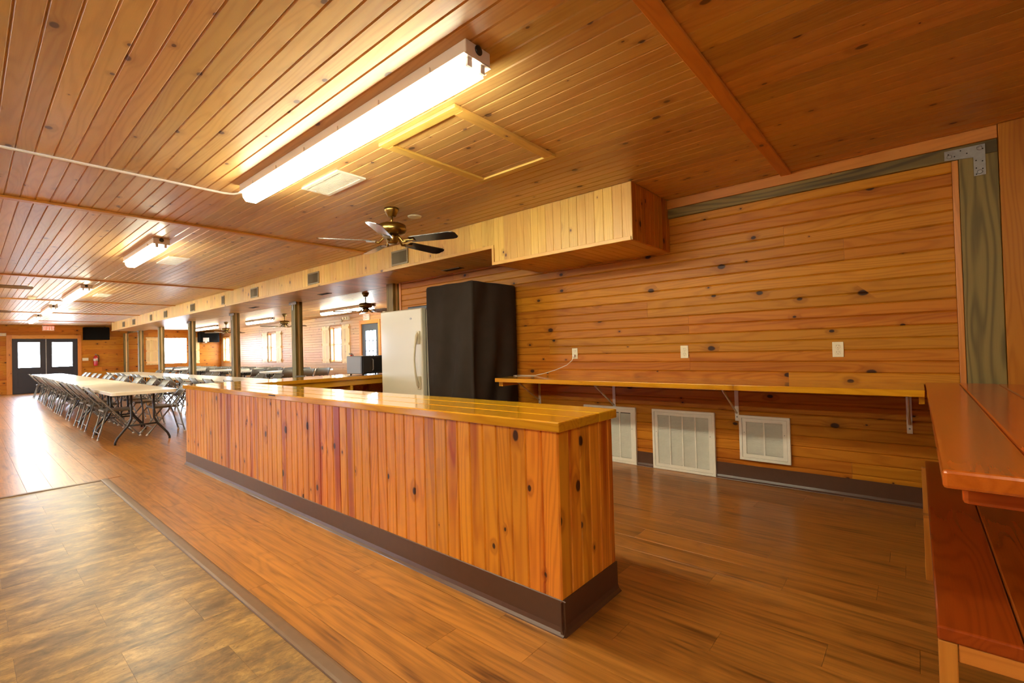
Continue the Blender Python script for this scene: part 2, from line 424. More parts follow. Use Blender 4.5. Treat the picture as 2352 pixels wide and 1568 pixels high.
# stone-look tiles, staggered by half
far = MB(); tk = {}
def tile_vs(wx, wy):
    g = 0.0003; c = 0.0002
    m = MB(); vs = [(g, g, -0.006), (wx - g, g, -0.006), (wx - g, wy - g, -0.006), (g, wy - g, -0.006), (g, g, -c), (wx - g, g, -c), (wx - g, wy - g, -c), (g, wy - g, -c),
                    (g + c, g + c, 0), (wx - g - c, g + c, 0), (wx - g - c, wy - g - c, 0), (g + c, wy - g - c, 0)]
    fs = [(3, 2, 1, 0), (8, 9, 10, 11)]
    for i in range(4):
        j = (i + 1) % 4; fs += [(i, j, 4 + j, 4 + i), (4 + i, 4 + j, 8 + j, 8 + i)]
    return m.add(vs, fs)
TX, TY = 0.30, 0.585
i0 = int(math.floor((SX0 + 2.2) / TX)); i1 = int(math.ceil((XN + 2.2) / TX))
for i in range(i0, i1):
    x0 = max(-2.2 + i * TX, SX0); x1 = min(-2.2 + (i + 1) * TX, XN)
    yb = 0.705 if i % 2 == 0 else 0.41
    y = yb + TY * math.floor((YL - yb) / TY)
    while y < SY0:
        ya, yc = max(y, YL), min(y + TY, SY0); y += TY
        if x1 - x0 < 0.01 or yc - ya < 0.01: continue
        if -0.5 < ya and x1 < 0.2:
            k = (round(x1 - x0, 3), round(yc - ya, 3))
            if k not in tk: tk[k] = tile_vs(x1 - x0, yc - ya).mesh('tile', M['tile'])
            link('tile', tk[k], flo, Matrix.Translation((x0, ya, 0)))
        else:
            s = tile_vs(x1 - x0, yc - ya); far.add([(p[0] + x0, p[1] + ya, p[2]) for p in s.v], s.f)
o = far.obj('tile', M['tile'], flo); o['kind'] = 'stuff'
# rubber reducer strips between tile and planks
sp = [(0, -0.004), (0.004, 0.004), (0.015, 0.006), (0.05, 0.006), (0.061, 0.004), (0.065, -0.004)]
t1 = struct('trim_1', 'brown rubber strip along the counter side of the stone-look tiles', 'floor trim')
for a, b in ((SX0 - 0.065, -3.72), (-3.72, XN)):
    MB().prism(sp, a + 0.0008, b - 0.0008).obj('strip', M['strip'], t1, Matrix.Translation((0, SY0, 0)))
struct('trim_2', 'brown rubber strip at the far end of the stone-look tiles', 'floor trim',
       MB().prism(sp, YL, SY0 - 0.001).obj('trim_2', M['strip'], None, Matrix.Translation((SX0, 0, 0)) @ Matrix.Rotation(math.pi / 2, 4, 'Z')))

# ------------------------------------------------------------------ ceiling
cei = struct('ceiling', 'varnished knotty pine board ceiling of the main hall', 'ceiling',
             MB().box(XF - 0.2, XN + 0.2, YL - 0.2, YW + 0.3, ZC + 0.012, ZC + 0.15).obj('ceiling', M['sub']))
BAT = [-0.76, -5.61, -10.6, -14.65, -18.5, -22.3]
YB0 = 0.130 - P2 * 27
bays = list(zip([XN] + BAT, BAT + [XF]))
for bi, (xr, xl) in enumerate(bays):
    for vis in (True, False):
        # main strip in view (y > -0.05) as single boards in the near bays
        ya = 0.130 - P2 if vis else YB0
        yb = (YW if bi == 0 else YS + 0.002) if vis else 0.130 - P2
        F0 = (xl, yb, ZC)
        ind = vis and bi < 3
        if bi == 1 and vis:
            cladding(cei, (-1.75, YS, ZC), (1, 0, 0), (0, 0, -1), -0.76 + 1.75, 0.0, P2, M['ceil'])
        # ez=-z, ex=+x -> ey = -y : rows start at yb and go towards the camera
        k = math.ceil((yb - 0.130) / P2) * P2 + 0.130
        cladding(cei, (xl, k, ZC), (1, 0, 0), (0, 0, -1), xr - xl, k - ya, P2, M['ceil'], individual=ind, c=0.006) if k - yb < 0.002 else \
            cladding(cei, (xl, yb, ZC), (1, 0, 0), (0, 0, -1), xr - xl, yb - ya, P2, M['ceil'], individual=ind, c=0.006, y0=-(k - yb))
# strip between the soffit line and the bar wall, right of the dropped box
cladding(cei, (-1.75, YW, ZC), (1, 0, 0), (0, 0, -1), -0.76 + 1.75, YW - YS - 0.003, P2, M['ceil'], c=0.006)
for i, x in enumerate(BAT):
    y1 = YW - 0.03 if i == 0 else YS - 0.003
    t = plank('trim_%d' % (3 + i), None, (x - 0.038, x + 0.038), (YL, y1), (ZC - 0.020, ZC - 0.0005), M['trim'])
    struct('', ['pine batten across the ceiling nearest the camera, right of the long lamp', 'pine batten across the ceiling just beyond the long lamp', 'third pine ceiling batten, beyond the second lamp',
                'fourth pine ceiling batten, near the third lamp', 'fifth pine ceiling batten, near the far lamps', 'sixth pine ceiling batten, close to the double doors'][i], 'ceiling trim', t)

# ------------------------------------------------------------------ walls
def wall_box(name, label, x0, x1, y0, y1, z0, z1, holes=None):
    return struct(name, label, 'wall', MB().box(x0, x1, y0, y1, z0, z1).obj(name, M['wall']))
def pieces_wall(name, label, axis, pos, thick, a0, a1, z0, z1, holes):
    """wall with rectangular openings; axis 'x': wall plane x=pos spanning y"""
    mb = MB(); ed = sorted({a0, a1, *[h for q in holes for h in q[:2]]})
    for p, q in zip(ed[:-1], ed[1:]):
        zz = [(z0, z1)]
        for h0, h1, k0, k1 in holes:
            if h0 <= p + 1e-6 and q - 1e-6 <= h1:
                nz = []
                for u, v in zz:
                    if k0 > u: nz.append((u, min(k0, v)))
                    if k1 < v: nz.append((max(k1, u), v))
                zz = nz
        for u, v in zz:
            if axis == 'x': mb.box(pos, pos + thick, p, q, u, v)
            else: mb.box(p, q, pos, pos + thick, u, v)
    return struct(name, label, 'wall', mb.obj(name, M['wall']))

# bar wall with horizontal double boards, joints on 0.4 m studs
wb = struct('wall_back', 'orange knotty pine wall of horizontal boards behind the bar', 'wall',
            MB().box(-6.03, XN, YW + 0.012, YW + 0.16, 0, ZC + 0.01).obj('wall_back', M['wall']))
jr = random.Random(5)
JW = {1: [-0.4], 2: [-2.4], 3: [-3.6], 4: [-2.4], 5: [-0.8], 6: [-1.6], 7: [-3.2], 8: [-1.6], 9: [-2.0, -4.8], 10: [-3.6], 11: [-0.4], 12: [-0.8], 0: [-1.2]}
X0B = -5.98
def bar_cuts(r): return [j - X0B for j in JW.get(r, [])] + [-4.8 - X0B if r % 2 else -5.2 - X0B]
PB = 0.1714
# rows measured up from the cove base; ez=-y with ex=+x gives rows upwards
gr_hole = [(-2.75, -2.15, 0.0, 0.57), (-1.975, -1.39, 0.0, 0.57), (-1.185, -0.80, 0.19, 0.57)]
cladding(wb, (X0B, YW, 0.0), (1, 0, 0), (0, -1, 0), 0.215 - X0B, 2.40, PB, M['wall'], cuts=bar_cuts, c=0.008, y0=-0.085)
bx = struct('trim_9', 'dark weathered timber beam along the top of the bar wall', 'wall trim',
            plank('trim_9', None, (-1.752, 0.434), (YW - 0.03, YW + 0.011), (2.385, 2.470), M['treated']))
struct('trim_10', 'pale orange pine trim board between ceiling and dark beam', 'wall trim',
       plank('trim_10', None, (-1.752, 0.434), (YW - 0.045, YW + 0.011), (2.4705, ZC - 0.001), M['trim']))
struct('trim_11', 'thin vertical pine strip at the right end of the bar wall boards', 'wall trim',
       plank('trim_11', None, (0.216, 0.248), (YW - 0.02, YW + 0.011), (0.0, 2.384), M['trim']))
struct('trim_12', 'wide vertical pine board at the right edge beside the green post', 'wall trim',
       plank('trim_12', None, (0.436, 0.70), (YW - 0.06, YW + 0.011), (0.0, ZC - 0.001), M['wall']))
cladding(wb, (0.702, YW, 0.0), (1, 0, 0), (0, -1, 0), XN - 0.702, ZC - 0.001, PB, M['wall'], individual=False)
struct('trim_13', 'thin vertical pine strip at the left end of the bar wall', 'wall trim',
       plank('trim_13', None, (-6.03, -5.982), (YW - 0.012, YW + 0.011), (0.0, 2.25), M['trim']))
p = tag(empty('timber_post', (0.342, YW, 0)), 'green treated timber post at the right end of the bar wall', 'post')
plank('post', p, (-0.092, 0.092), (-0.035, 0.011), (0.0, 2.384), M['treated']).matrix_basis = frame((0, -0.012, 1.192), (0, 0, 1), (0, -1, 0))
# steel corner plate
pl = tag(empty('steel_angle_plate', (0.18, YW - 0.0365, 2.35)), 'galvanised L-shaped steel plate on post and beam', 'bracket')
MB().prism([(0, 0), (0.196, 0), (0.196, -0.20), (0.140, -0.20), (0.140, -0.075), (0, -0.062)], 0, 0.004).obj('plate', M['galv'], pl, frame((0, 0, 0.1), (0, -1, 0), (0, 0, 1)))
for px_, pz_ in ((0.02, 0.075), (0.05, 0.055), (0.08, 0.085), (0.11, 0.06), (0.16, 0.085), (0.185, 0.07), (0.152, 0.0), (0.182, -0.01), (0.152, -0.05), (0.182, -0.06), (0.152, -0.09)):
    MB().lathe([(0.004, 0), (0.004, 0.0012)], 8).obj('nail_hole', M['hole'], pl, frame((px_, -0.0042, pz_), (1, 0, 0), (0, -1, 0)))
for px_, pz_ in ((0.025, 0.058), (0.17, 0.078), (0.168, -0.078)):
    MB().lathe([(0.014, 0), (0.014, 0.003), (0.009, 0.005)], 12).obj('bolt_head', M['galv'], pl, frame((px_, -0.0042, pz_), (1, 0, 0), (0, -1, 0)))

# far wall with double doors and annex window
WIN_F = (5.75, 6.60, 0.94, 2.06)
DOOR_F = (1.139, 2.926, 0.0, 2.04)
wf = pieces_wall('wall_far', 'pine board end wall with the black double doors', 'x', XF - 0.15, 0.138, YL, YA + 0.15, 0, ZC + 0.01, [WIN_F, DOOR_F])
# ex=+y, ez=+x -> ey = ez x ex = z  (rows upwards)
hf = [(WIN_F[0] - YL, WIN_F[1] - YL, WIN_F[2], WIN_F[3]), (DOOR_F[0] - YL, DOOR_F[1] - YL, DOOR_F[2], DOOR_F[3])]
fr = random.Random(9)
cladding(wf, (XF, YL, 0), (0, 1, 0), (1, 0, 0), YA - YL, ZC, P2, M['wall'], cuts=lambda r: [fr.uniform(1, 11) for _ in range(3)], holes=hf, individual=False)
# unseen near and left walls close the hall
WIN_L = [(-10.6, -9.4, 0.9, 2.1), (-14.6, -13.4, 0.9, 2.1), (-18.6, -17.4, 0.9, 2.1), (-22.6, -21.4, 0.9, 2.1)]  # windows out of view, added to let daylight in from the left
wl = pieces_wall('wall_left', 'pine board side wall of the hall with added windows', 'y', YL - 0.15, 0.138, XF, XN, 0, ZC + 0.01, WIN_L)
cladding(wl, (XN, YL, 0), (-1, 0, 0), (0, 1, 0), XN - XF, ZC, P2, M['wall'], cuts=lambda r: [fr.uniform(1, 27) for _ in range(8)], holes=[(XN - q[1], XN - q[0], q[2], q[3]) for q in WIN_L], individual=False)
wn = struct('wall_near', 'pine board end wall behind the camera', 'wall', MB().box(XN + 0.012, XN + 0.15, YL, YW, 0, ZC + 0.01).obj('wall_near', M['wall']))
cladding(wn, (XN, YW, 0), (0, -1, 0), (-1, 0, 0), YW - YL, ZC, P2, M['wall'], cuts=lambda r: [fr.uniform(1, 8) for _ in range(2)], individual=False)

# annex beyond the posts
XAN = -5.0
WIN_A = [(-14.86, -14.16, 0.90, 2.07), (-19.82, -19.10, 0.92, 2.07), (-24.9, -24.1, 0.94, 2.07)]
DOOR_A = (-12.99, -12.07, 0.0, 2.06)
wa = pieces_wall('wall_annex', 'long pine board outer wall of the annex with shuttered windows', 'y', YA + 0.012, 0.15, XF, XAN, 0, ZC, WIN_A + [DOOR_A])
ha = [(q[0] - XF, q[1] - XF, q[2], q[3]) for q in WIN_A + [DOOR_A]]
ar = random.Random(11)
AC = {r: [ar.uniform(1.5, 18) for _ in range(4)] for r in range(20)}
cladding(wa, (XF, YA, 0), (1, 0, 0), (0, -1, 0), XAN - XF, ZA, P2, M['annex'], cuts=lambda r: AC[r], holes=ha)
wan = struct('wall_right', 'pine board end wall of the annex behind the bar', 'wall', MB().box(XAN + 0.012, XAN + 0.12, YW + 0.16, YA, 0, ZC).obj('wall_right', M['wall']))
cladding(wan, (XAN, YA, 0), (0, -1, 0), (-1, 0, 0), YA - YW - 0.17, ZA, P2, M['wall'], individual=False)
cea = struct('ceiling_annex', 'lower varnished pine board ceiling of the annex', 'ceiling', MB().box(XF, XAN, 4.501, YA + 0.1, ZA + 0.012, ZC + 0.02).obj('ceiling_annex', M['sub']))
cladding(cea, (XF, YA, ZA), (1, 0, 0), (0, 0, -1), XAN - XF, YA - 4.502, P2, M['ceil'], cuts=lambda r: [ar.uniform(1.5, 18) for _ in range(5)], individual=False, c=0.006)

# ------------------------------------------------------------------ soffit over the post line
sof = struct('ceiling_soffit', 'long boxed pine soffit running down the hall above the posts', 'soffit',
             MB().box(XSE, -3.302, YS + 0.013, 4.48, 2.262, ZC + 0.011).box(-3.302, -1.764, YS + 0.013, YW - 0.001, 2.082, ZC + 0.011).obj('ceiling_soffit', M['soffit']))
ZS = 2.245
x = -1.75; n = 0
farb = MB(); fl_ = frame((0, 0, 0), (0, 0, 1), (0, -1, 0))      # local X up, local Y -> ez x ex = (-y) x z = -x
while x > XSE + 0.01:
    xl = max(x - P2, XSE)
    # the box is deeper than the rest
    zb = 2.070 if xl > -3.31 else ZS
    if xl <= -3.302 < x: xl = -3.302; zb = 2.070
    if x > -10.6: link('board', board_mesh(ZC - 0.001 - zb, x - xl, 0.012, 0.0035, x - xl > 0.1, M['soffit']), sof, frame((x, YS, zb), (0, 0, 1), (0, -1, 0)))
    else:
        s = MB().prism(board_prof(x - xl, 0.012, 0.0035, True), 0, ZC - 0.001 - zb); farb.add([(p_[0] + zb, p_[1] - x, p_[2]) for p_ in s.v], s.f)
    x = xl
o = farb.obj('board', M['soffit'], sof, frame((0, YS, 0), (0, 0, 1), (0, -1, 0))); o['kind'] = 'stuff'
# underside boards run across the soffit; ex=+y, ez=-z -> ey = -z x y = +x
x = -1.764; farb = MB()
while x > XSE + 0.01:
    xl = max(x - P2, XSE)
    if xl <= -3.302 < x: xl = -3.302
    low = xl > -3.31; z = 2.070 if low else 2.250; L = (YW if low else 4.48) - YS - 0.014
    if low or (x <= -3.302 and x > -10.0): link('board', board_mesh(L, x - xl, 0.012, 0.004, x - xl > 0.1, M['ceil']), sof, frame((xl, YS + 0.013, z), (0, 1, 0), (0, 0, -1)))
    elif x <= -3.302:
        s = MB().prism(board_prof(x - xl, 0.012, 0.004, True), 0, L); farb.add([(p_[0], p_[1] + xl, p_[2]) for p_ in s.v], s.f)
    x = xl
o = farb.obj('board', M['ceil'], sof, frame((0, YS + 0.013, 2.250), (0, 1, 0), (0, 0, -1))); o['kind'] = 'stuff'
# end face of the deep box and its edge trims
cladding(sof, (-1.752, YS, 2.071), (0, 0, 1), (1, 0, 0), ZC - 2.073, YW - YS - 0.001, P2, M['soffit'], c=0.004) if False else None
yy = YS
while yy < YW - 0.01:
    y2 = min(yy + 0.0886, YW - 0.001)
    link('board', board_mesh(ZC - 2.073, y2 - yy, 0.012, 0.0045, False, M['wall']), sof, frame((-1.751, y2, 2.071), (0, 0, 1), (1, 0, 0))); yy = y2
for a, b, z0 in ((-3.302, -1.762, 2.071), (XSE, -3.33, 2.246)):
    plank('edge_trim', sof, (a, b), (YS - 0.012, YS - 0.0005), (z0 - 0.004, z0 + 0.030), M['soffit'])
plank('edge_trim', sof, (-3.33, -3.302), (YS - 0.012, YS - 0.0005), (2.067, 2.276), M['soffit'], along='z')
MB().box(-3.302 - 0.012, -3.303, YS, YW, 2.071, 2.249).obj('end_panel', M['wall'], sof)
MB().box(XSE - 0.014, XSE - 0.001, YS, 4.48, 2.249, ZC - 0.001).obj('end_panel', M['soffit'], sof)
cladding(cei, (XF, 4.48, ZC), (1, 0, 0), (0, 0, -1), XSE - XF - 0.016, 4.48 - YS - 0.003, P2, M['ceil'], individual=False, c=0.006)
# dark line of the beam behind the soffit
struct('trim_14', 'dark timber edge between soffit and annex ceiling', 'ceiling trim', plank('trim_14', None, (XF, -6.28), (4.481, 4.499), (2.25, ZC), M['treated']))

# ------------------------------------------------------------------ doors and windows
def window_unit(i, label, axis, pos, a0, a1, z0, z1, depth):
    """double-hung window set `depth` behind the wall face; axis 'y': wall plane y=pos spanning x; 'x': plane x=pos facing +x, spanning y"""
    if axis == 'y': F = frame((a0, pos, z0), (1, 0, 0), (0, -1, 0))
    elif axis == '-y': F = frame((a1, pos, z0), (-1, 0, 0), (0, 1, 0))
    else: F = frame((a0, pos, z0), (0, 1, 0), (1, 0, 0))
    wd, h = a1 - a0, z1 - z0
    e = struct('window_%d' % i, label, 'window'); e.matrix_basis = F
    for nm, b in (('jamb', (-0.0, 0.022, 0, h)), ('jamb', (wd - 0.022, wd, 0, h)), ('head', (0.022, wd - 0.022, h - 0.022, h)), ('sill', (0.022, wd - 0.022, 0, 0.022))):
        MB().box(b[0], b[1], b[2], b[3], -depth - 0.04, 0.012, 0.002).obj(nm, M['trim'], e)
    s = MB(); a, b2 = 0.022, wd - 0.022
    for q in ((a, a + 0.04, 0.022, h - 0.022), (b2 - 0.04, b2, 0.022, h - 0.022), (a + 0.04, b2 - 0.04, 0.022, 0.065), (a + 0.04, b2 - 0.04, h - 0.062, h - 0.022), (a + 0.04, b2 - 0.04, h / 2 - 0.022, h / 2 + 0.022)):
        s.box(q[0], q[1], q[2], q[3], -depth - 0.03, -depth)
    s.obj('sash', M['white'], e)
    for q0, q1 in ((0.065, h / 2 - 0.022), (h / 2 + 0.022, h - 0.062)):
        MB().box(a + 0.04, b2 - 0.04, q0, q1, -depth - 0.018, -depth - 0.014).obj('pane', M['glass'], e)
window_unit(1, 'bright double-hung window in the annex outer wall nearest the grey door', 'y', YA, *WIN_A[0], 0.10)
window_unit(2, 'narrow double-hung window in the middle of the annex outer wall', 'y', YA, *WIN_A[1], 0.10)
window_unit(3, 'double-hung window in the annex outer wall beside the far corner', 'y', YA, *WIN_A[2], 0.10)
window_unit(4, 'large overexposed window in the far end wall of the annex', 'x', XF, *WIN_F, 0.08)
for i, q in enumerate(WIN_L):
    window_unit(5 + i, 'added unseen double-hung window in the left side wall, %s from the near end' % ('first', 'second', 'third', 'fourth', 'fifth')[i], '-y', YL, *q, 0.08)
    portal(((q[0] + q[1]) / 2, YL - 0.10, 1.5), math.pi / 2, 0, q[1] - q[0], q[3] - q[2])
for (a, b, z0, z1) in WIN_A: portal(((a + b) / 2, YA + 0.10, (z0 + z1) / 2), -math.pi / 2, 0, b - a, z1 - z0)
portal((XF - 0.1, (WIN_F[0] + WIN_F[1]) / 2, 1.5), -math.pi / 2, math.pi / 2, 0.85, 1.12)

# black double doors
d = struct('door_1', 'black double doors with bright glass panes at the far end of the hall', 'door')
DM = (DOOR_F[0] + DOOR_F[1]) / 2
for side, (ya, yb) in enumerate(((DOOR_F[0], DM - 0.012), (DM + 0.012, DOOR_F[1]))):
    mb = MB(); g0, g1, k0, k1 = ya + 0.14, yb - 0.14, 0.95, 1.92
    for q in ((ya, g0, 0.01, 2.035), (g1, yb, 0.01, 2.035), (g0, g1, 0.01, k0), (g0, g1, k1, 2.035)): mb.box(XF - 0.05, XF - 0.008, *q)
    lf = mb.obj('door_leaf', M['doorblk'], d)
    MB().box(XF - 0.034, XF - 0.028, g0, g1, k0, k1).obj('pane', M['glass'], lf)
    mo = MB()
    for q in ((g0 - 0.02, g0 + 0.015, k0, k1), (g1 - 0.015, g1 + 0.02, k0, k1), (g0, g1, k0 - 0.02, k0 + 0.015), (g0, g1, k1 - 0.015, k1 + 0.02)): mo.box(XF - 0.008, XF + 0.004, *q)
    mo.obj('pane_frame', M['doorblk'], lf)
    MB().box(XF - 0.008, XF + 0.002, ya + 0.14, yb - 0.14, 0.22, 0.78, 0.004).obj('raised_panel', M['doorblk'], lf)
    portal((XF - 0.06, (ya + yb) / 2, 1.44), -math.pi / 2, math.pi / 2, 0.6, 0.95)
fj = MB()
for q in ((DOOR_F[0] - 0.001, DOOR_F[0] + 0.03, 0.0, 2.04), (DOOR_F[1] - 0.03, DOOR_F[1] + 0.001, 0.0, 2.04), (DOOR_F[0], DOOR_F[1], 2.01, 2.041), (DOOR_F[0], DOOR_F[1], -0.005, 0.03), (DM - 0.03, DM + 0.03, 0, 2.04)): fj.box(XF - 0.13, XF - 0.051, *q)
fj.obj('door_frame', M['doorblk'], d)
MB().box(XF - 0.03, XF + 0.008, DM - 0.014, DM + 0.014, 0.01, 2.03).obj('astragal', M['galv'], d)
for q in ((DOOR_F[0] - 0.14, DOOR_F[0], 0, 2.18), (DOOR_F[1], DOOR_F[1] + 0.11, 0, 2.18)): plank('casing', d, (XF + 0.0005, XF + 0.02), q[:2], q[2:], M['trim'])
plank('casing', d, (XF + 0.0005, XF + 0.02), (DOOR_F[0], DOOR_F[1]), (2.042, 2.18), M['trim'])
# annex door
d = struct('door_2', 'slate grey annex door with a nine-light glass panel', 'door')
mb = MB(); a0, a1 = DOOR_A[0], DOOR_A[1]; g0, g1, k0, k1 = a0 + 0.17, a1 - 0.17, 0.92, 1.86
for q in ((a0, g0, 0.01, 2.055), (g1, a1, 0.01, 2.055), (g0, g1, 0.01, k0), (g0, g1, k1, 2.055)): mb.box(q[0], q[1], YA + 0.02, YA + 0.06, q[2], q[3])
lf = mb.obj('door_leaf', M['doorgrey'], d)
fj = MB()
for q in ((a0 - 0.001, a0 + 0.03, 0.0, 2.06), (a1 - 0.03, a1 + 0.001, 0.0, 2.06), (a0, a1, 2.03, 2.061), (a0, a1, -0.005, 0.03)): fj.box(q[0], q[1], YA + 0.061, YA + 0.14, q[2], q[3])
fj.obj('door_frame', M['doorgrey'], d)
for r in range(3):
    for c_ in range(3):
        w3, h3 = (g1 - g0) / 3, (k1 - k0) / 3
        MB().box(g0 + c_ * w3 + 0.009, g0 + (c_ + 1) * w3 - 0.009, YA + 0.036, YA + 0.04, k0 + r * h3 + 0.009, k0 + (r + 1) * h3 - 0.009).obj('pane', M['glass'], lf)
mo = MB()
for r in range(4): mo.box(g0 - 0.01, g1 + 0.01, YA + 0.026, YA + 0.054, k0 + r * (k1 - k0) / 3 - 0.010, k0 + r * (k1 - k0) / 3 + 0.010)
for r in range(4): mo.box(g0 + r * (g1 - g0) / 3 - 0.010, g0 + r * (g1 - g0) / 3 + 0.010, YA + 0.0262, YA + 0.0538, k0, k1)
mo.obj('glazing_bar', M['doorgrey'], lf)
MB().lathe([(0.028, 0), (0.028, 0.02), (0.02, 0.05), (0.03, 0.065), (0.0, 0.08)], 12).obj('knob', M['brass'], lf, frame((a1 - 0.07, YA + 0.02, 0.98), (1, 0, 0), (0, -1, 0)))
for q in ((a0 - 0.10, a0, 0, 2.17), (a1, a1 + 0.10, 0, 2.17), (a0, a1, 2.06, 2.17)): plank('casing', d, q[:2], (YA - 0.02, YA - 0.0005), q[2:], M['trim'])
portal(((a0 + a1) / 2, YA + 0.08, 1.39), -math.pi / 2, 0, 0.58, 0.94)
# outdoor ground
g = struct('ground', 'pale yard outside the windows', 'ground', MB().box(-80, 40, YA + 0.3, 90, -0.4, -0.2).box(-120, XF - 0.3, -60, YA + 0.3, -0.4, -0.2).box(XF - 0.3, 40, -60, YL - 0.3, -0.4, -0.2).obj('ground', M['outside']))

# shutters
def shutter(a0, a1, z0, z1, plane, label, axis='y'):
    F = frame((a0, plane, z0), (1, 0, 0), (0, -1, 0)) if axis == 'y' else frame((a0, 0, 0), (0, 1, 0), (1, 0, 0))
    if axis == 'x': F = frame((plane, a0, z0), (0, 1, 0), (1, 0, 0))
    e = tag(empty('window_shutter'), label, 'shutter', 'pine shutters of the annex windows'); e.matrix_basis = F
    wd, h = a1 - a0, z1 - z0; n = 4
    for i in range(n):
        MB().box(-h / 2 + 0.001, h / 2 - 0.001, -wd / n / 2 + 0.001, wd / n / 2 - 0.001, 0.001, 0.018).obj('slat', M['pale'], e, frame((wd * (i + 0.5) / n, h / 2, 0), (0, 1, 0), (0, 0, 1)))
    for zz in (0.10, h / 2, h - 0.10):
        MB().box(0.01, wd - 0.01, zz - 0.045, zz + 0.045, 0.0185, 0.034).obj('rail', M['pale'], e)
        MB().box(-0.01 if 'left' in label else wd - 0.03, 0.03 if 'left' in label else wd + 0.01, zz - 0.03, zz + 0.03, 0.0345, 0.042).obj('hinge', M['trim'], e)
for wi, (nm, (a, b, z0, z1)) in enumerate(zip(('nearest the grey door', 'in the middle of the outer wall', 'by the far corner'), WIN_A)):
    for sd, (p0, p1) in (('left', (a - 0.56, a - 0.06)), ('right', (b + 0.04, b + 0.50))):
        if wi == 2 and sd == 'left': continue
        shutter(p0, p1, z0 - 0.04, z1 + 0.04, YA - 0.001, 'pale pine shutter %s of the annex window %s' % (sd, nm))
shutter(5.10, 5.60, 0.90, 2.10, XF + 0.001, 'pale pine shutter left of the large far annex window', 'x')
shutter(6.72, 7.10, 0.90, 2.10, XF + 0.001, 'pale pine shutter right of the large far annex window', 'x')

# ------------------------------------------------------------------ posts along the hall
post_x = [-6.18, -9.48, -12.80, -16.22, -19.55, -22.42, -24.95]
ordn = ['first', 'second', 'third', 'fourth', 'fifth', 'sixth', 'seventh', 'eighth', 'ninth', 'tenth', 'eleventh', 'twelfth', 'thirteenth', 'fourteenth']
for i, x in enumerate(post_x):
    e = tag(empty('timber_post', (x, 4.385, 0)), ['green treated post at the left end of the bar wall beside the freezer', 'built-up post standing just left of the microwave', 'third built-up post from the bar', 'fourth built-up post from the bar',
            'fifth built-up post from the bar', 'slim sixth built-up post from the bar', 'last post against the far end wall'][i], 'post', 'timber posts between hall and annex')
    hw = 0.085
    for k, (y0, y1) in enumerate(((-0.075, -0.026), (-0.022, 0.022), (0.026, 0.075))):
        MB().box(-1.124, 1.124, -hw + (0.012 if k == 1 else 0), hw - (0.012 if k == 1 else 0), -(y1 - y0) / 2, (y1 - y0) / 2, 0.003).obj('ply', M['treated'] if k != 1 else M['pale'], e, frame((0, (y0 + y1) / 2, 1.124), (0, 0, 1), (0, -1, 0)))
    if i in (1, 2, 3, 5):
        MB().box(-0.16, 0.16, -0.085, -0.08, 2.19, 2.247).box(-0.02, 0.02, -0.085, -0.08, 2.08, 2.19).obj('steel_plate', M['galv'], e)

# ------------------------------------------------------------------ bar counter
ct = tag(empty('bar_counter', (0, 0, 0)), 'long knotty pine bar counter with brown rubber base', 'counter')
CX0, CX1, CY0, CY1, CT = -6.26, -1.155, 1.622, 2.085, 0.887
MB().box(CX0 + 0.013, CX1 - 0.013, CY0 + 0.013, CY1, 0.0, 0.842).obj('body', M['counter'], ct)
x = CX1
while x > CX0 + 0.01:
    xl = max(x - P2, CX0)
    link('board', board_mesh(0.84, x - xl, 0.012, 0.006, x - xl > 0.1, M['counter']), ct, frame((x, CY0, 0.002), (0, 0, 1), (0, -1, 0))); x = xl
y = CY0 + 0.001
while y < CY1 - 0.01:
    y2 = min(y + 0.0835, CY1)
    link('board', board_mesh(0.84, y2 - y, 0.012, 0.006, False, M['counter']), ct, frame((CX1, y2, 0.002), (0, 0, 1), (1, 0, 0)))
    link('board', board_mesh(0.84, y2 - y, 0.012, 0.006, False, M['counter']), ct, frame((CX0, y, 0.002), (0, 0, 1), (-1, 0, 0))); y = y2
ys_ = (1.600, 1.757, 1.929, 2.098)
for a, b in zip(ys_[:-1], ys_[1:]):
    plank('top_plank', ct, (-6.29, -1.132), (a + 0.0006, b - 0.0006), (0.843, CT), M['top'], 0.006)
cov = [(0.0, 0.0), (-0.026, 0.0), (-0.024, 0.004), (-0.012, 0.012), (-0.006, 0.03), (-0.005, 0.138), (0.0, 0.14)]
MB().prism([(a, b) for a, b in cov], CX0 - 0.004, CX1 + 0.018).obj('cove_base', M['cove'], ct, Matrix.Translation((0, CY0 - 0.0005, 0)))
MB().prism([(a, b) for a, b in cov], CY0 - 0.018, CY1 + 0.002).obj('cove_base', M['cove'], ct, Matrix.Translation((CX1 + 0.0005, 0, 0)) @ Matrix(((0, -1, 0, 0), (1, 0, 0, 0), (0, 0, 1, 0), (0, 0, 0, 1))))
MB().box(-3.98, -3.86, 1.5985, 1.6005, 0.872, 0.879).obj('bottle_opener_mark', M['hole'], ct)

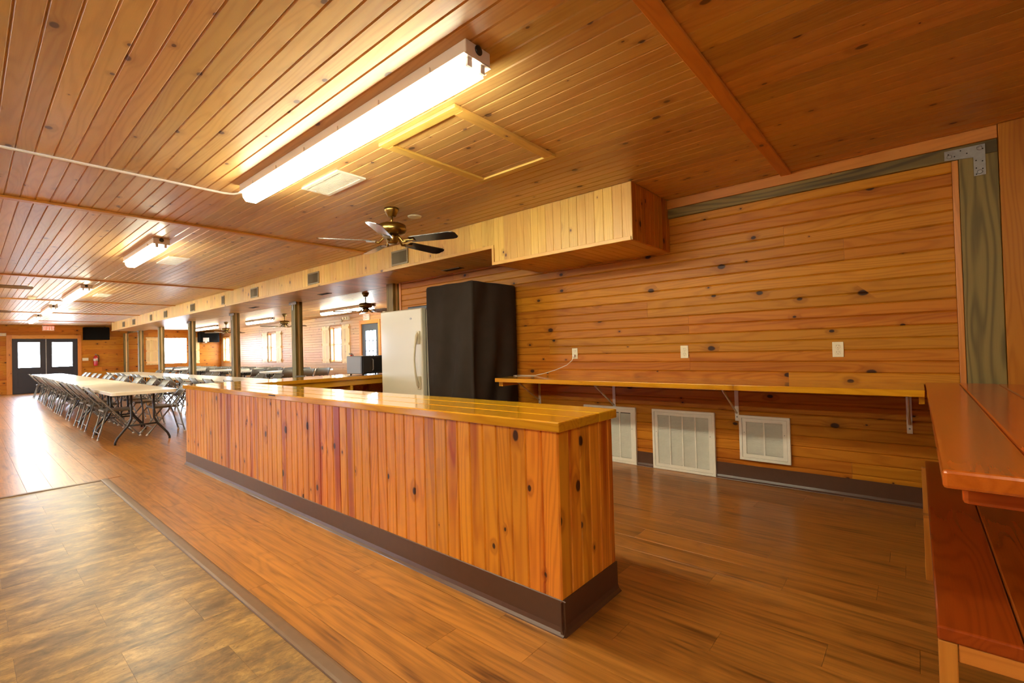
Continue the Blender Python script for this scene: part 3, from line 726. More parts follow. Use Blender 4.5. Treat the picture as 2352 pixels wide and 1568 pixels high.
# return leg of the bar
rt = tag(empty('bar_return_counter'), 'rear leg of the bar counter carrying the microwave, with open shelves', 'counter')
RX0, RX1, RY0, RY1 = -6.25, -5.62, 2.10, 4.30
for a, b in ((-6.29, -6.05), (-6.05, -5.82), (-5.82, -5.585)):
    plank('top_plank', rt, (a + 0.0006, b - 0.0006), (2.0995, RY1), (0.843, CT), M['top'], 0.006)
y = RY0
while y < RY1 - 0.01:
    y2 = min(y + P2, RY1); link('board', board_mesh(0.84, y2 - y, 0.012, 0.004, True, M['counter']), rt, frame((RX0, y, 0.002), (0, 0, 1), (-1, 0, 0))); y = y2
MB().box(RX0 + 0.013, RX0 + 0.03, RY0, RY1, 0.002, 0.842).obj('back_panel', M['counter'], rt)
plank('apron', rt, (RX1 - 0.025, RX1), (RY0, RY1), (0.77, 0.842), M['top'])
for yy in (2.13, 3.30, 4.27): plank('divider', rt, (RX0 + 0.031, RX1), (yy - 0.02, yy + 0.02), (0.0, 0.769), M['top'], along='z')
plank('shelf', rt, (RX0 + 0.031, RX1 - 0.01), (2.152, 3.279), (0.40, 0.43), M['top'])
plank('shelf', rt, (RX0 + 0.031, RX1 - 0.01), (3.321, 4.249), (0.40, 0.43), M['top'])

# ------------------------------------------------------------------ wall shelf on brackets
sh = tag(empty('wall_shelf'), 'long pine wall shelf on white steel brackets behind the bar', 'shelf')
for a, b in ((3.745, 3.96), (3.96, 4.172), (4.172, 4.384)): plank('shelf_board', sh, (-3.48, 0.030), (a + 0.0005, b - 0.0005), (0.838, 0.880), M['top'], 0.005)
plank('cleat', sh, (-3.47, -3.41), (3.80, 4.37), (0.79, 0.8375), M['top'])
plank('cleat', sh, (0.0, 0.028), (3.80, 4.37), (0.79, 0.8375), M['top'])
for x in (-3.36, -2.392, -1.204, -0.055):
    b = empty('bracket', (x, YW - 0.0005, 0)); b.parent = sh
    MB().box(-0.016, 0.016, -0.005, 0, 0.515, 0.8375, 0.001).obj('upright', M['white'], b)
    MB().box(-0.016, 0.016, -0.48, -0.006, 0.833, 0.8375).obj('arm', M['white'], b)
    MB().tube([(0, -0.012, 0.585), (0, -0.40, 0.826)], 0.009, 6).obj('brace', M['white'], b)
    MB().lathe([(0.006, 0), (0.006, 0.003), (0.002, 0.005)], 8).obj('screw', M['galv'], b, frame((0, -0.0055, 0.55), (1, 0, 0), (0, -1, 0)))

# ------------------------------------------------------------------ peninsula on the right
pn = tag(empty('plank_peninsula'), 'red-stained plank counter with lower shelf at the right edge', 'counter')
xs = [0.036, 0.206, 0.388, 0.575, 0.76]
for a, b in zip(xs[:-1], xs[1:]):
    plank('top_plank', pn, (a + 0.001, b - 0.001), (1.50, 4.322), (0.842, 0.887), M['red'], 0.008)
plank('apron', pn, (0.075, 0.72), (1.60, 1.64), (0.785, 0.8415), M['red'], 0.01)
plank('cleat', pn, (0.06, 0.72), (3.0, 3.04), (0.785, 0.8415), M['red'])
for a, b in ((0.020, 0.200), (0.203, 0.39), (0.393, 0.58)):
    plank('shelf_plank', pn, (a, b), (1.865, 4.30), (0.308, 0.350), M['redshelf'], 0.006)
for yy in (1.868, 3.09, 4.255):
    plank('leg', pn, (0.0 if yy > 2 else 0.022, 0.045 if yy > 2 else 0.064), (yy, yy + 0.042), (0.0, 0.307), M['trim'])
    plank('leg', pn, (0.53, 0.575), (yy, yy + 0.042), (0.0, 0.307), M['trim'])
    plank('leg', pn, (0.64, 0.685), (yy, yy + 0.042), (0.0, 0.784), M['trim'])
plank('rail', pn, (0.066, 0.528), (1.872, 1.905), (0.255, 0.307), M['trim'])
plank('rail', pn, (0.047, 0.528), (3.09, 3.125), (0.255, 0.307), M['trim'])

# ------------------------------------------------------------------ wall fittings behind the bar
for nm, (a, b), lab in (('baseboard_1', (-3.64, -2.752), 'brown rubber base left of the grilles'), ('baseboard_2', (-2.148, -1.977), 'short brown rubber base between the two tall grilles'), ('baseboard_3', (-1.388, 0.434), 'brown rubber base right of the middle grille')):
    struct(nm, lab, 'baseboard', MB().prism(cov, a, b).obj(nm, M['cove'], None, Matrix.Translation((0, YW - 0.0005, 0))))
def grille(x0, x1, z0, z1, cols, label):
    e = tag(empty('return_air_grille', ((x0 + x1) / 2, YW, z0)), label, 'vent grille', 'white return air grilles on the bar wall'); w_ = (x1 - x0) / 2; h = z1 - z0
    fm = MB()
    for q in ((-w_, -w_ + 0.022, 0, h), (w_ - 0.022, w_, 0, h), (-w_ + 0.022, w_ - 0.022, 0, 0.022), (-w_ + 0.022, w_ - 0.022, h - 0.022, h)): fm.box(q[0], q[1], -0.028, -0.001, q[2], q[3])
    fm.obj('outer_frame', M['white'], e)
    fm = MB(); i = 0.024
    for q in ((-w_ + i, -w_ + i + 0.03, i, h - i), (w_ - i - 0.03, w_ - i, i, h - i), (-w_ + i + 0.03, w_ - i - 0.03, i, i + 0.03), (-w_ + i + 0.03, w_ - i - 0.03, h - i - 0.03, h - i)): fm.box(q[0], q[1], -0.024, -0.004, q[2], q[3])
    fm.obj('inner_frame', M['white'], e)
    MB().box(-w_ + 0.03, w_ - 0.03, -0.0035, -0.001, 0.03, h - 0.03).obj('duct_opening', M['slot'], e)
    for c_ in range(1, cols):
        xx = -w_ + i + 0.03 + (2 * w_ - 2 * i - 0.06) * c_ / cols
        MB().box(xx - 0.006, xx + 0.006, -0.022, -0.0045, i + 0.03, h - i - 0.03).obj('mullion', M['white'], e)
    sl = MB(); z = i + 0.034
    while z < h - i - 0.04:
        sl.add([(-w_ + 0.05, -0.019, z), (w_ - 0.05, -0.019, z), (w_ - 0.05, -0.006, z + 0.0075), (-w_ + 0.05, -0.006, z + 0.0075), (-w_ + 0.05, -0.018, z - 0.001), (w_ - 0.05, -0.018, z - 0.001), (w_ - 0.05, -0.005, z + 0.0065), (-w_ + 0.05, -0.005, z + 0.0065)],
               [(0, 1, 2, 3), (7, 6, 5, 4), (0, 4, 5, 1), (1, 5, 6, 2), (2, 6, 7, 3), (3, 7, 4, 0)]); z += 0.0095
    o = sl.obj('louvre', M['white'], e); o['kind'] = 'stuff'
    for sx in (-1, 1):
        MB().lathe([(0.004, 0), (0.004, 0.002)], 8).obj('screw', M['galv'], e, frame((sx * (w_ - 0.04), -0.0245, h * 0.62), (1, 0, 0), (0, -1, 0)))
grille(-2.75, -2.15, 0.003, 0.571, 4, 'tall white return air grille partly hidden by the counter end')
grille(-1.975, -1.39, 0.003, 0.572, 4, 'tall white four-panel air grille standing on the floor line')
grille(-1.185, -0.80, 0.190, 0.569, 2, 'smaller white two-panel air grille mounted above the rubber base')
def outlet(x, lab):
    e = tag(empty('wall_outlet', (x, YW, 1.122)), lab, 'outlet', 'ivory outlets above the wall shelf')
    MB().box(-0.036, 0.036, -0.007, -0.0005, -0.058, 0.058, 0.002).obj('cover_plate', M['ivory'], e)
    for z in (-0.024, 0.024):
        r = MB().lathe([(0.0165, 0), (0.0165, 0.002), (0.0155, 0.003)], 16).obj('receptacle', M['ivory'], e, frame((0, -0.0075, z), (1, 0, 0), (0, -1, 0)))
        s = MB(); s.box(-0.0075, -0.0055, 0.001, 0.009, 0.0031, 0.0036); s.box(0.0055, 0.0075, 0.001, 0.009, 0.0031, 0.0036); s.box(-0.002, 0.002, -0.011, -0.007, 0.0031, 0.0036)
        s.obj('slots', M['hole'], r)
    MB().lathe([(0.003, 0), (0.002, 0.0015)], 8).obj('screw', M['ivory'], e, frame((0, -0.0075, 0), (1, 0, 0), (0, -1, 0)))
outlet(-2.855, 'ivory outlet with a white cord plugged in'); outlet(-1.645, 'middle ivory outlet above the shelf'); outlet(-0.46, 'rightmost ivory outlet above the shelf')
cd = tag(empty('power_cord', (-2.855, YW - 0.012, 1.098)), 'white power cord hanging from outlet onto the shelf', 'cord')
MB().box(-0.013, 0.013, -0.03, 0.0, -0.012, 0.012, 0.004).obj('plug', M['cordw'], cd)
pts = [(0, -0.03, -0.01), (-0.005, -0.045, -0.05), (-0.06, -0.07, -0.10), (-0.18, -0.10, -0.15), (-0.32, -0.13, -0.19), (-0.42, -0.17, -0.212), (-0.52, -0.20, -0.2125), (-0.62, -0.20, -0.2125), (-0.68, -0.23, -0.2125), (-0.66, -0.27, -0.2125), (-0.60, -0.29, -0.2125)]
MB().tube(pts, 0.0035, 6).obj('cord', M['cordw'], cd)

# ------------------------------------------------------------------ freezer, covered cabinet, microwave
fz = tag(empty('upright_freezer', (-4.972, 4.0, 0)), 'almond white upright freezer with a curved door handle', 'freezer')
MB().box(-0.425, 0.425, -0.30, 0.36, 0.03, 1.71, 0.008).obj('cabinet', M['almond'], fz)
MB().box(-0.41, 0.41, -0.312, -0.301, 0.12, 1.70).obj('gasket', M['dark'], fz)
dr = MB().box(-0.43, 0.43, -0.385, -0.313, 0.11, 1.722, 0.014).obj('door', M['almond'], fz)
MB().tube([(0.365, -0.388, 1.42), (0.365, -0.415, 1.38), (0.358, -0.44, 1.25), (0.352, -0.45, 1.08), (0.358, -0.44, 0.92), (0.365, -0.415, 0.79), (0.365, -0.388, 0.75)], [0.016, 0.02, 0.014, 0.013, 0.014, 0.02, 0.016], 10).obj('handle', M['almond2'], dr)
for z in (1.36, 0.81): MB().box(0.335, 0.40, -0.402, -0.386, z - 0.08, z + 0.08, 0.006).obj('handle_mount', M['almond2'], dr)
MB().lathe([(0.020, 0), (0.020, 0.0012), (0.016, 0.0014)], 20).obj('badge', M['galv'], dr, frame((0.22, -0.3855, 1.60), (1, 0, 0), (0, -1, 0)) @ Matrix.Diagonal((1.0, 0.55, 1.0, 1.0)))
MB().box(-0.41, 0.41, -0.27, 0.33, 0.0, 0.03).obj('plinth', M['dark'], fz)
MB().box(-0.42, -0.36, -0.36, -0.29, 1.7225, 1.737, 0.003).obj('hinge_cap', M['almond2'], fz)
tag(MB().box(-4.98, -4.57, 3.74, 4.30, 1.7102, 1.765, 0.01).obj('dark_tray', M['dark']), 'flat dark tray lying on top of the freezer', 'tray')

def draped(name, x0, x1, y0, y1, z0, z1, amp, mat, seed, n=30, m=26):
    rr = random.Random(seed); ph = [rr.uniform(0, 6.28) for _ in range(12)]
    mb = MB(); cx, cy = (x0 + x1) / 2, (y0 + y1) / 2; per = []
    for i in range(n): per.append((x0 + (x1 - x0) * i / n, y0, 0, -1))
    for i in range(n): per.append((x1, y0 + (y1 - y0) * i / n, 1, 0))
    for i in range(n): per.append((x1 - (x1 - x0) * i / n, y1, 0, 1))
    for i in range(n): per.append((x0, y1 - (y1 - y0) * i / n, -1, 0))
    N_ = len(per); vs = []
    rings = [(0.0, -0.05), (0.0, -0.02), (0.006, -0.006)] + [(0.03 + (z1 - z0 - 0.03) * k / m, 0) for k in range(m + 1)]
    for d_, inset in rings:
        for j, (px_, py_, nx, ny) in enumerate(per):
            t = d_ / (z1 - z0); u = j / n
            f = 0
            for k in range(4): f += math.sin((k + 1.3) * u * 3.1 + ph[k] + t * (2.0 + k) * (1 if k % 2 else -1.5)) / (k + 1)
            # diagonal drag folds from the top corners
            f += 1.6 * math.sin(11 * (u + 0.55 * t) + ph[5]) * math.exp(-3 * abs((u % 1) - 0.35 - 0.3 * t))
            cr = 1 - 0.75 * math.exp(-((u % 1) * 14) ** 2) - 0.75 * math.exp(-((1 - u % 1) * 14) ** 2)
            a = amp * f * (0.25 + 0.75 * t) * cr if y0 < py_ - 1e-6 or ny == -1 else amp * f * 0.4
            if ny == 1: a = min(a, 0)
            s = 1 + 2 * inset / (x1 - x0); 
            vs.append((cx + (px_ - cx) * s + nx * a, cy + (py_ - cy) * s + ny * a, z1 - d_))
    fs = [tuple(range(N_ - 1, -1, -1))]
    for r_ in range(len(rings) - 1):
        for j in range(N_): fs.append((r_ * N_ + j, (r_ + 1) * N_ + j, (r_ + 1) * N_ + (j + 1) % N_, r_ * N_ + (j + 1) % N_))
    return mb.add(vs, fs, True).obj(name, mat)
o = draped('covered_cabinet', -4.425, -3.66, 3.61, 4.345, 0.015, 1.955, 0.042, M['black'], 4)
tag(o, 'tall appliance hidden under a black cloth cover beside the freezer', 'covered appliance')

mw = tag(empty('microwave_oven', (-5.92, 3.77, CT + 0.0005)), 'grey microwave oven with black door on the rear counter', 'microwave')
MB().box(-0.20, 0.17, -0.25, 0.25, 0.012, 0.262, 0.012).obj('shell', M['grey'], mw)
MB().box(0.171, 0.195, -0.25, 0.25, 0.014, 0.26, 0.006).obj('front', M['dark'], mw)
MB().box(0.196, 0.202, -0.08, 0.23, 0.04, 0.235, 0.002).obj('door_window', M['hole'], mw)
MB().box(0.196, 0.206, -0.235, -0.11, 0.03, 0.245, 0.003).obj('control_panel', M['dark'], mw)
MB().tube([(0.197, -0.09, 0.06), (0.222, -0.09, 0.075), (0.222, -0.09, 0.20), (0.197, -0.09, 0.215)], 0.008, 8).obj('handle', M['grey'], mw)
for sx in (-0.17, 0.14):
    for sy in (-0.2, 0.2): MB().lathe([(0.012, 0), (0.012, 0.013)], 8, sx, sy).obj('foot', M['hole'], mw)

# ------------------------------------------------------------------ fluorescent fixtures
def fixture(x0, x1, y, zc, label, width=0.155, sharp=True):
    L = x1 - x0; e = tag(empty('fluorescent_fixture', ((x0 + x1) / 2, y, zc)), label, 'ceiling light', 'long fluorescent ceiling fixtures')
    h = width / 2
    MB().box(-L / 2, L / 2, -h, h, -0.062, -0.0005, 0.004).obj('housing', M['lampbody'], e)
    MB().box(-L / 2 + 0.004, L / 2 - 0.002, -h - 0.010, h + 0.010, -0.0665, -0.0625, 0.001).obj('rim', M['lampbody'], e)
    pr = [(h - 0.016, -0.067), (h - 0.018, -0.100), (h - 0.040, -0.130), (-h + 0.040, -0.130), (-h + 0.018, -0.100), (-h + 0.016, -0.067)]
    MB().prism(pr, -L / 2 + 0.015, L / 2 - 0.09).obj('lens', M['lens'], e)
    s = MB()
    n = len(pr); vs = [(L / 2 - 0.0895, a, b) for a, b in pr] + [(L / 2 - 0.004, a * 0.97, b + 0.001) for a, b in pr]
    s.add(vs, [(i, (i + 1) % n, n + (i + 1) % n, n + i) for i in range(n)] + [tuple(range(n, 2 * n))])
    s.obj('clear_end', M['lensclear'], e)
    for sy in (-0.04, 0.04):
        MB().tube([(L / 2 - 0.089, sy, -0.088), (L / 2 - 0.03, sy, -0.088)], 0.016, 10).obj('tube_end', M['tube'], e)
        MB().box(L / 2 - 0.029, L / 2 - 0.014, sy - 0.014, sy + 0.014, -0.104, -0.067).obj('lamp_holder', M['lampbody'], e)
    MB().lathe([(0.022, 0), (0.022, 0.004), (0.016, 0.006), (0.006, 0.009)], 16).obj('knockout_plug', M['dark'], e, frame((L / 2 + 0.0005, 0.0, -0.022), (0, 1, 0), (1, 0, 0)))
    n = max(3, int(L / 0.42))
    for k in range(n):
        xx = -L / 2 + 0.25 + (L - 0.5) * k / (n - 1)
        for sy in (-1, 1): MB().box(xx - 0.013, xx + 0.013, sy * (h + 0.001), sy * (h + 0.009), -0.066, -0.035, 0.002).obj('latch', M['lampbody'], e)
    return e
fixture(-4.03, -1.447, 1.507, ZC, 'long lit fluorescent fixture nearest the camera above the counter')
fixture(-8.0, -6.47, 1.47, ZC, 'second lit fluorescent fixture of the hall, by the ceiling vent')
fixture(-13.9, -11.38, 1.45, ZC, 'third lit fluorescent fixture of the hall')
fixture(-17.9, -16.0, 1.43, ZC, 'fourth lit fluorescent fixture of the hall')
fixture(-21.9, -19.5, 1.42, ZC, 'lit fluorescent fixture of the hall closest to the double doors')
fixture(-13.0, -10.4, 6.75, ZA, 'lit fluorescent fixture of the annex beside the nearest annex fan')
fixture(-18.1, -16.0, 6.6, ZA, 'lit fluorescent fixture in the middle of the annex')
fixture(-23.2, -20.7, 6.45, ZA, 'lit fluorescent fixture of the annex by the far window')
for i, (a, b) in enumerate(((0.5, 3.0), (-4.03, -1.447), (-8.6, -6.1), (-13.9, -11.38), (-17.9, -16.0), (-21.9, -19.5))):  # unseen lamp row, added to light the counter front and end
    fixture(a, b, -0.6 if i == 0 else -1.5, ZC, 'lit fluorescent fixture of the added unseen second hall row, %s from the near wall' % ordn[i])
# conduit
tag(MB().tube([(-4.035, 1.50, ZC - 0.03), (-4.18, 1.50, ZC - 0.012), (-4.27, 1.47, ZC - 0.0105), (-4.30, 1.40, ZC - 0.0105), (-4.30, YL + 0.01, ZC - 0.0105)], 0.0095, 8).obj('electrical_conduit', M['lampbody']),
    'white conduit crossing the ceiling from the nearest long fixture', 'conduit')

# ------------------------------------------------------------------ ceiling hatch, registers, discs
ht = tag(empty('attic_hatch', (-2.25, 2.245, ZC)), 'framed pine attic hatch in the ceiling beside the long lamp', 'hatch')
hx, hy = 0.365, 0.48
for a, b, c_, d_ in ((-hx, hx, -hy, -hy + 0.06), (-hx, hx, hy - 0.045, hy), (-hx, -hx + 0.07, -hy + 0.061, hy - 0.046), (hx - 0.07, hx, -hy + 0.061, hy - 0.046)):
    plank('frame_board', ht, (a, b), (c_, d_), (-0.022, -0.001), M['soffit'])
yy = -hy + 0.061; k = 0
while yy < hy - 0.05:
    y2 = min(yy + 0.0886, hy - 0.046); link('board', board_mesh(2 * hx - 0.144, y2 - yy, 0.008, 0.004, False, M['ceil']), ht, frame((-hx + 0.072, y2, -0.009), (1, 0, 0), (0, 0, -1))); yy = y2
def register(x0, x1, y0, y1, lab, n=4):
    e = tag(empty('ceiling_register', ((x0 + x1) / 2, (y0 + y1) / 2, ZC)), lab, 'air vent', 'white ceiling registers'); a, b = (x1 - x0) / 2, (y1 - y0) / 2
    f = MB()
    for q in ((-a, a, -b, -b + 0.03), (-a, a, b - 0.03, b), (-a, -a + 0.03, -b + 0.03, b - 0.03), (a - 0.03, a, -b + 0.03, b - 0.03)): f.box(q[0], q[1], q[2], q[3], -0.012, -0.0005)
    f.obj('frame', M['white'], e)
    MB().box(-a + 0.03, a - 0.03, -b + 0.03, b - 0.03, -0.002, -0.0005).obj('opening', M['grid'], e)
    for k in range(1, n): 
        xx = -a + 0.03 + (2 * a - 0.06) * k / n; MB().box(xx - 0.006, xx + 0.006, -b + 0.03, b - 0.03, -0.011, -0.0022).obj('divider', M['white'], e)
    s = MB(); y = -b + 0.036
    while y < b - 0.036: s.box(-a + 0.031, a - 0.031, y, y + 0.006, -0.009, -0.0024); y += 0.011
    o = s.obj('louvre', M['white'], e); o['kind'] = 'stuff'
register(-3.77, -3.21, 1.805, 2.045, 'white ceiling register beside the nearest long fixture')
register(-8.17, -7.54, 1.79, 2.03, 'white ceiling register beside the second fixture')
register(-13.3, -12.7, 1.79, 2.03, 'white ceiling register beside the third fixture')
register(-17.6, -17.0, 1.79, 2.03, 'white ceiling register beside the fourth fixture')
tag(MB().lathe([(0.0, -0.016), (0.05, -0.015), (0.066, -0.010), (0.07, -0.0005)], 28, -3.796, 2.965).obj('ceiling_speaker', M['ivory']), 'round cream ceiling disc beside the nearest ceiling fan', 'ceiling disc').location = (0, 0, ZC)
sm = tag(empty('smoke_detector', (-14.2, 0.94, ZC)), 'white smoke detector on the ceiling near the left edge', 'smoke detector')
MB().lathe([(0.075, -0.0005), (0.075, -0.012)], 20).obj('base', M['ivory'], sm); MB().lathe([(0.065, -0.0125), (0.06, -0.035), (0.03, -0.045)], 20).obj('cap', M['ivory'], sm)

# ------------------------------------------------------------------ ceiling fans
def make_fan(loc, ang, label, drop=0.0):
    e = tag(empty('ceiling_fan', loc, math.radians(ang)), label, 'ceiling fan', 'five-blade ceiling fans')
    MB().lathe([(0.070, -0.0005), (0.070, -0.018), (0.058, -0.04), (0.038, -0.075), (0.030, -0.080)], 24).obj('canopy', M['brass'], e)
    z = -0.08 - drop
    MB().lathe([(0.0105, -0.078), (0.0105, z - 0.062)], 12).obj('downrod', M['brass'], e)
    MB().lathe([(0.02, z - 0.052), (0.024, z - 0.066), (0.105, z - 0.070), (0.130, z - 0.082), (0.135, z - 0.13), (0.122, z - 0.155), (0.07, z - 0.168)], 32).obj('motor_housing', M['brass'], e)
    MB().lathe([(0.05, z - 0.168), (0.055, z - 0.19), (0.052, z - 0.235), (0.040, z - 0.255), (0.01, z - 0.26)], 24).obj('switch_cup', M['brass'], e)
    zb = z - 0.238
    for k in range(5):
        b = empty('blade_assembly', (0, 0, zb), k * 2 * math.pi / 5); b.parent = e
        s = MB(); s.tube([(0.05, 0, 0.066), (0.085, 0, 0.03), (0.12, 0, -0.012), (0.155, 0, -0.004)], [0.012, 0.011, 0.011, 0.013], 8)
        s.tube([(0.15, 0, -0.003), (0.155, 0, -0.004)], [0.012, 0.012], 8)
        s.box(0.14, 0.24, -0.032, 0.032, -0.004, 0.0, 0.001)
        s.obj('blade_iron', M['brass'], b)
        pts = []; R0, R1 = 0.19, 0.665
        for x_, hw in ((R0, 0.045), (R0 + 0.02, 0.056), (R1 - 0.06, 0.070), (R1 - 0.02, 0.060), (R1, 0.035)): pts.append((x_, hw))
        out = pts + [(x_, -hw) for x_, hw in reversed(pts)]; n = len(out)
        tl = math.radians(-13)
        vs = [(x_, y_ * math.cos(tl), y_ * math.sin(tl) + 0.010) for x_, y_ in out] + [(x_, y_ * math.cos(tl), y_ * math.sin(tl) + 0.004) for x_, y_ in out]
        MB().add(vs, [tuple(range(n)), tuple(range(2 * n - 1, n - 1, -1))] + [(i, n + i, n + (i + 1) % n, (i + 1) % n) for i in range(n)]).obj('blade', M['blade'], b)
    return e
make_fan((-3.745, 2.655, ZC), -121, 'antique brass five-blade ceiling fan hanging nearest above the bar')
make_fan((-9.55, -0.02, ZC), 88, 'hall ceiling fan with one dark blade showing at the left edge, nearer one')
make_fan((-14.30, -0.02, ZC), 90, 'hall ceiling fan with one dark blade tip at the left edge, farther one')
make_fan((-8.62, 5.42, ZA), 10, 'brass annex ceiling fan nearest the freezer', 0.06)
make_fan((-14.5, 6.33, ZA), 40, 'brass ceiling fan in the middle of the annex', 0.06)
make_fan((-19.0, 6.20, ZA), 25, 'bronze ceiling fan at the far end of the annex', 0.06)

# ------------------------------------------------------------------ soffit vents
vx = [(-4.92, 0.34), (-7.18, 0.36), (-9.5, 0.35), (-11.16, 0.16), (-13.21, 0.33), (-15.56, 0.30), (-17.1, 0.22), (-19.25, 0.34), (-20.75, 0.34)]
for i, (x, wd) in enumerate(vx):
    e = tag(empty('soffit_vent', (x, YS, 2.385)), 'bronze wall vent on the soffit face, %s counted from the bar' % ordn[i], 'air vent', 'bronze vents along the soffit')
    a, b = wd / 2, 0.092; f = MB()
    for q in ((-a, a, -b, -b + 0.02), (-a, a, b - 0.02, b), (-a, -a + 0.02, -b + 0.02, b - 0.02), (a - 0.02, a, -b + 0.02, b - 0.02)): f.box(q[0], q[1], -0.012, -0.0005, q[2], q[3])
    f.obj('frame', M['ventmetal'], e)
    MB().box(-a + 0.02, a - 0.02, -0.003, -0.0006, -b + 0.02, b - 0.02).obj('opening', M['slot'], e)
    s = MB(); xx = -a + 0.026
    while xx < a - 0.024:
        s.box(xx, xx + 0.003, -0.010, -0.0032, -b + 0.02, b - 0.02); xx += 0.010 if xx > 0 else 0.007
    o = s.obj('louvre', M['ventmetal'], e); o['kind'] = 'stuff'
    for sx in (-1, 1): MB().lathe([(0.005, 0), (0.003, 0.002)], 8).obj('screw', M['galv'], e, frame((sx * (a - 0.01), -0.0125, 0), (1, 0, 0), (0, -1, 0)))
for i, x in enumerate((-4.55, -7.9, -11.0)):
    e = tag(empty('soffit_downlight', (x, 4.15, 2.25)), 'dark slot register in the soffit underside, %s from the bar' % ordn[i], 'air vent', 'dark slots under the soffit')
    MB().box(-0.17, 0.17, -0.05, 0.05, -0.008, -0.0005, 0.002).obj('frame', M['ventmetal'], e); MB().box(-0.15, 0.15, -0.035, 0.035, -0.0095, -0.0082).obj('slot', M['hole'], e)

# ------------------------------------------------------------------ signs, extinguishers, covered screens
def letters(parent, F, h, mat, text='EXIT'):
    w_ = h * 0.55; t = h * 0.2; x = 0
    for ch in text:
        m = MB()
        if ch == 'E': 
            m.box(0, t, 0, h, 0, 0.003)
            for k in (0, h / 2 - t / 2, h - t): m.box(t, w_, k, k + t, 0, 0.003)
        elif ch == 'X':
            for s in (1, -1):
                x0, x1 = (0, w_ - t * 0.9) if s == 1 else (w_ - t * 0.9, 0); b = t * 0.9
                m.add([(x0, 0, 0), (x0 + b, 0, 0), (x1 + b, h, 0), (x1, h, 0), (x0, 0, 0.003), (x0 + b, 0, 0.003), (x1 + b, h, 0.003), (x1, h, 0.003)], [(3, 2, 1, 0), (4, 5, 6, 7), (0, 1, 5, 4), (1, 2, 6, 5), (2, 3, 7, 6), (3, 0, 4, 7)])
        elif ch == 'I': m.box(0, t, 0, h, 0, 0.003)
        elif ch == 'T': m.box(0, w_, h - t, h, 0, 0.003); m.box(w_ / 2 - t / 2, w_ / 2 + t / 2, 0, h - t, 0, 0.003)
        m.obj('letter', mat, parent, F @ Matrix.Translation((x, 0, 0))); x += (t if ch == 'I' else w_) + h * 0.16
e = tag(empty('exit_sign'), 'lit red EXIT sign above the far double doors', 'exit sign'); e.matrix_basis = frame((XF, 2.10, 2.345), (0, 1, 0), (1, 0, 0))
MB().box(-0.165, 0.165, 0, 0.19, 0.001, 0.04, 0.004).obj('sign_box', M['signw'], e); letters(e, Matrix.Translation((-0.135, 0.03, 0.041)), 0.13, M['exitred'])
e = tag(empty('exit_sign'), 'white EXIT sign with red letters over the grey annex door', 'exit sign'); e.matrix_basis = frame((-12.66, YA, 2.17), (1, 0, 0), (0, -1, 0))
MB().box(-0.165, 0.165, 0, 0.19, 0.001, 0.04, 0.004).obj('sign_box', M['signw'], e); letters(e, Matrix.Translation((-0.135, 0.03, 0.041)), 0.13, M['exitred'])
def emergency(F, lab):
    e = tag(empty('emergency_light'), lab, 'emergency light'); e.matrix_basis = F
    MB().box(-0.15, 0.15, 0, 0.11, 0.001, 0.07, 0.006).obj('battery_box', M['signw'], e)
    for s in (-1, 1): MB().lathe([(0.03, 0), (0.05, 0.05), (0.045, 0.055)], 12).obj('lamp_head', M['ivory'], e, Matrix.Translation((s * 0.08, 0.055, 0.071)))
emergency(frame((XF, 0.85, 2.14), (0, 1, 0), (1, 0, 0)), 'white emergency light at the left edge beside the double doors')
emergency(frame((-13.78, YA, 2.24), (1, 0, 0), (0, -1, 0)), 'white emergency light box left of the annex EXIT sign')
tag(MB().lathe([(0.06, 0), (0.06, 0.03), (0.04, 0.05)], 16).obj('alarm_strobe', M['signw'], None, frame((-14.13, YA - 0.001, 2.25), (1, 0, 0), (0, -1, 0))), 'round white alarm beside the annex emergency light', 'alarm')
def extinguisher(loc, lab, rz=0):
    e = tag(empty('fire_extinguisher', loc, rz), lab, 'fire extinguisher')
    MB().lathe([(0.05, 0), (0.068, 0.012), (0.07, 0.03), (0.07, 0.34), (0.055, 0.385), (0.025, 0.41), (0.02, 0.43)], 18).obj('cylinder', M['red2'], e)
    MB().lathe([(0.0712, 0.20), (0.0712, 0.29)], 18).obj('label_band', M['signw'], e)
    MB().box(-0.02, 0.02, -0.09, 0.03, 0.431, 0.455, 0.004).box(-0.018, 0.018, -0.10, 0.02, 0.465, 0.480, 0.004).obj('valve_handle', M['galv'], e)
    MB().tube([(0.02, 0, 0.44), (0.09, 0, 0.43), (0.105, 0, 0.36), (0.09, 0, 0.16)], 0.011, 8).obj('hose', M['dark'], e)
    return e
extinguisher((XF + 0.085, 3.45, 0.94), 'red fire extinguisher hanging on the far wall right of the double doors', math.pi / 2)
extinguisher((-13.45, YA - 0.085, 0.70), 'red fire extinguisher on the annex wall behind the microwave')
tag(MB().box(XF + 0.001, XF + 0.02, 3.06, 3.24, 1.16, 1.27, 0.004).obj('wall_switch', M['ivory']), 'cream switch plate on the far wall left of the extinguisher', 'switch')
o = draped('covered_television', XF + 0.02, XF + 0.24, 3.08, 3.87, 1.99, 2.50, 0.007, M['tvblack'], 8, 12, 8); tag(o, 'black cloth-covered television high on the far wall', 'covered television')
o = draped('covered_television', XF + 0.05, XF + 0.42, 7.02, 7.80, 1.86, 2.33, 0.008, M['tvblack'], 12, 12, 8); tag(o, 'black cloth-covered television in the far annex corner', 'covered television')
tag(MB().box(XF + 0.46, XF + 0.475, 7.12, 7.36, 1.88, 2.06, 0.003).box(XF + 0.02, XF + 0.46, 7.2, 7.28, 1.815, 1.83).box(XF + 0.45, XF + 0.46, 7.2, 7.28, 1.815, 1.90).obj('paper_notice', M['paper']), 'white card on an arm below the annex covered television', 'notice')

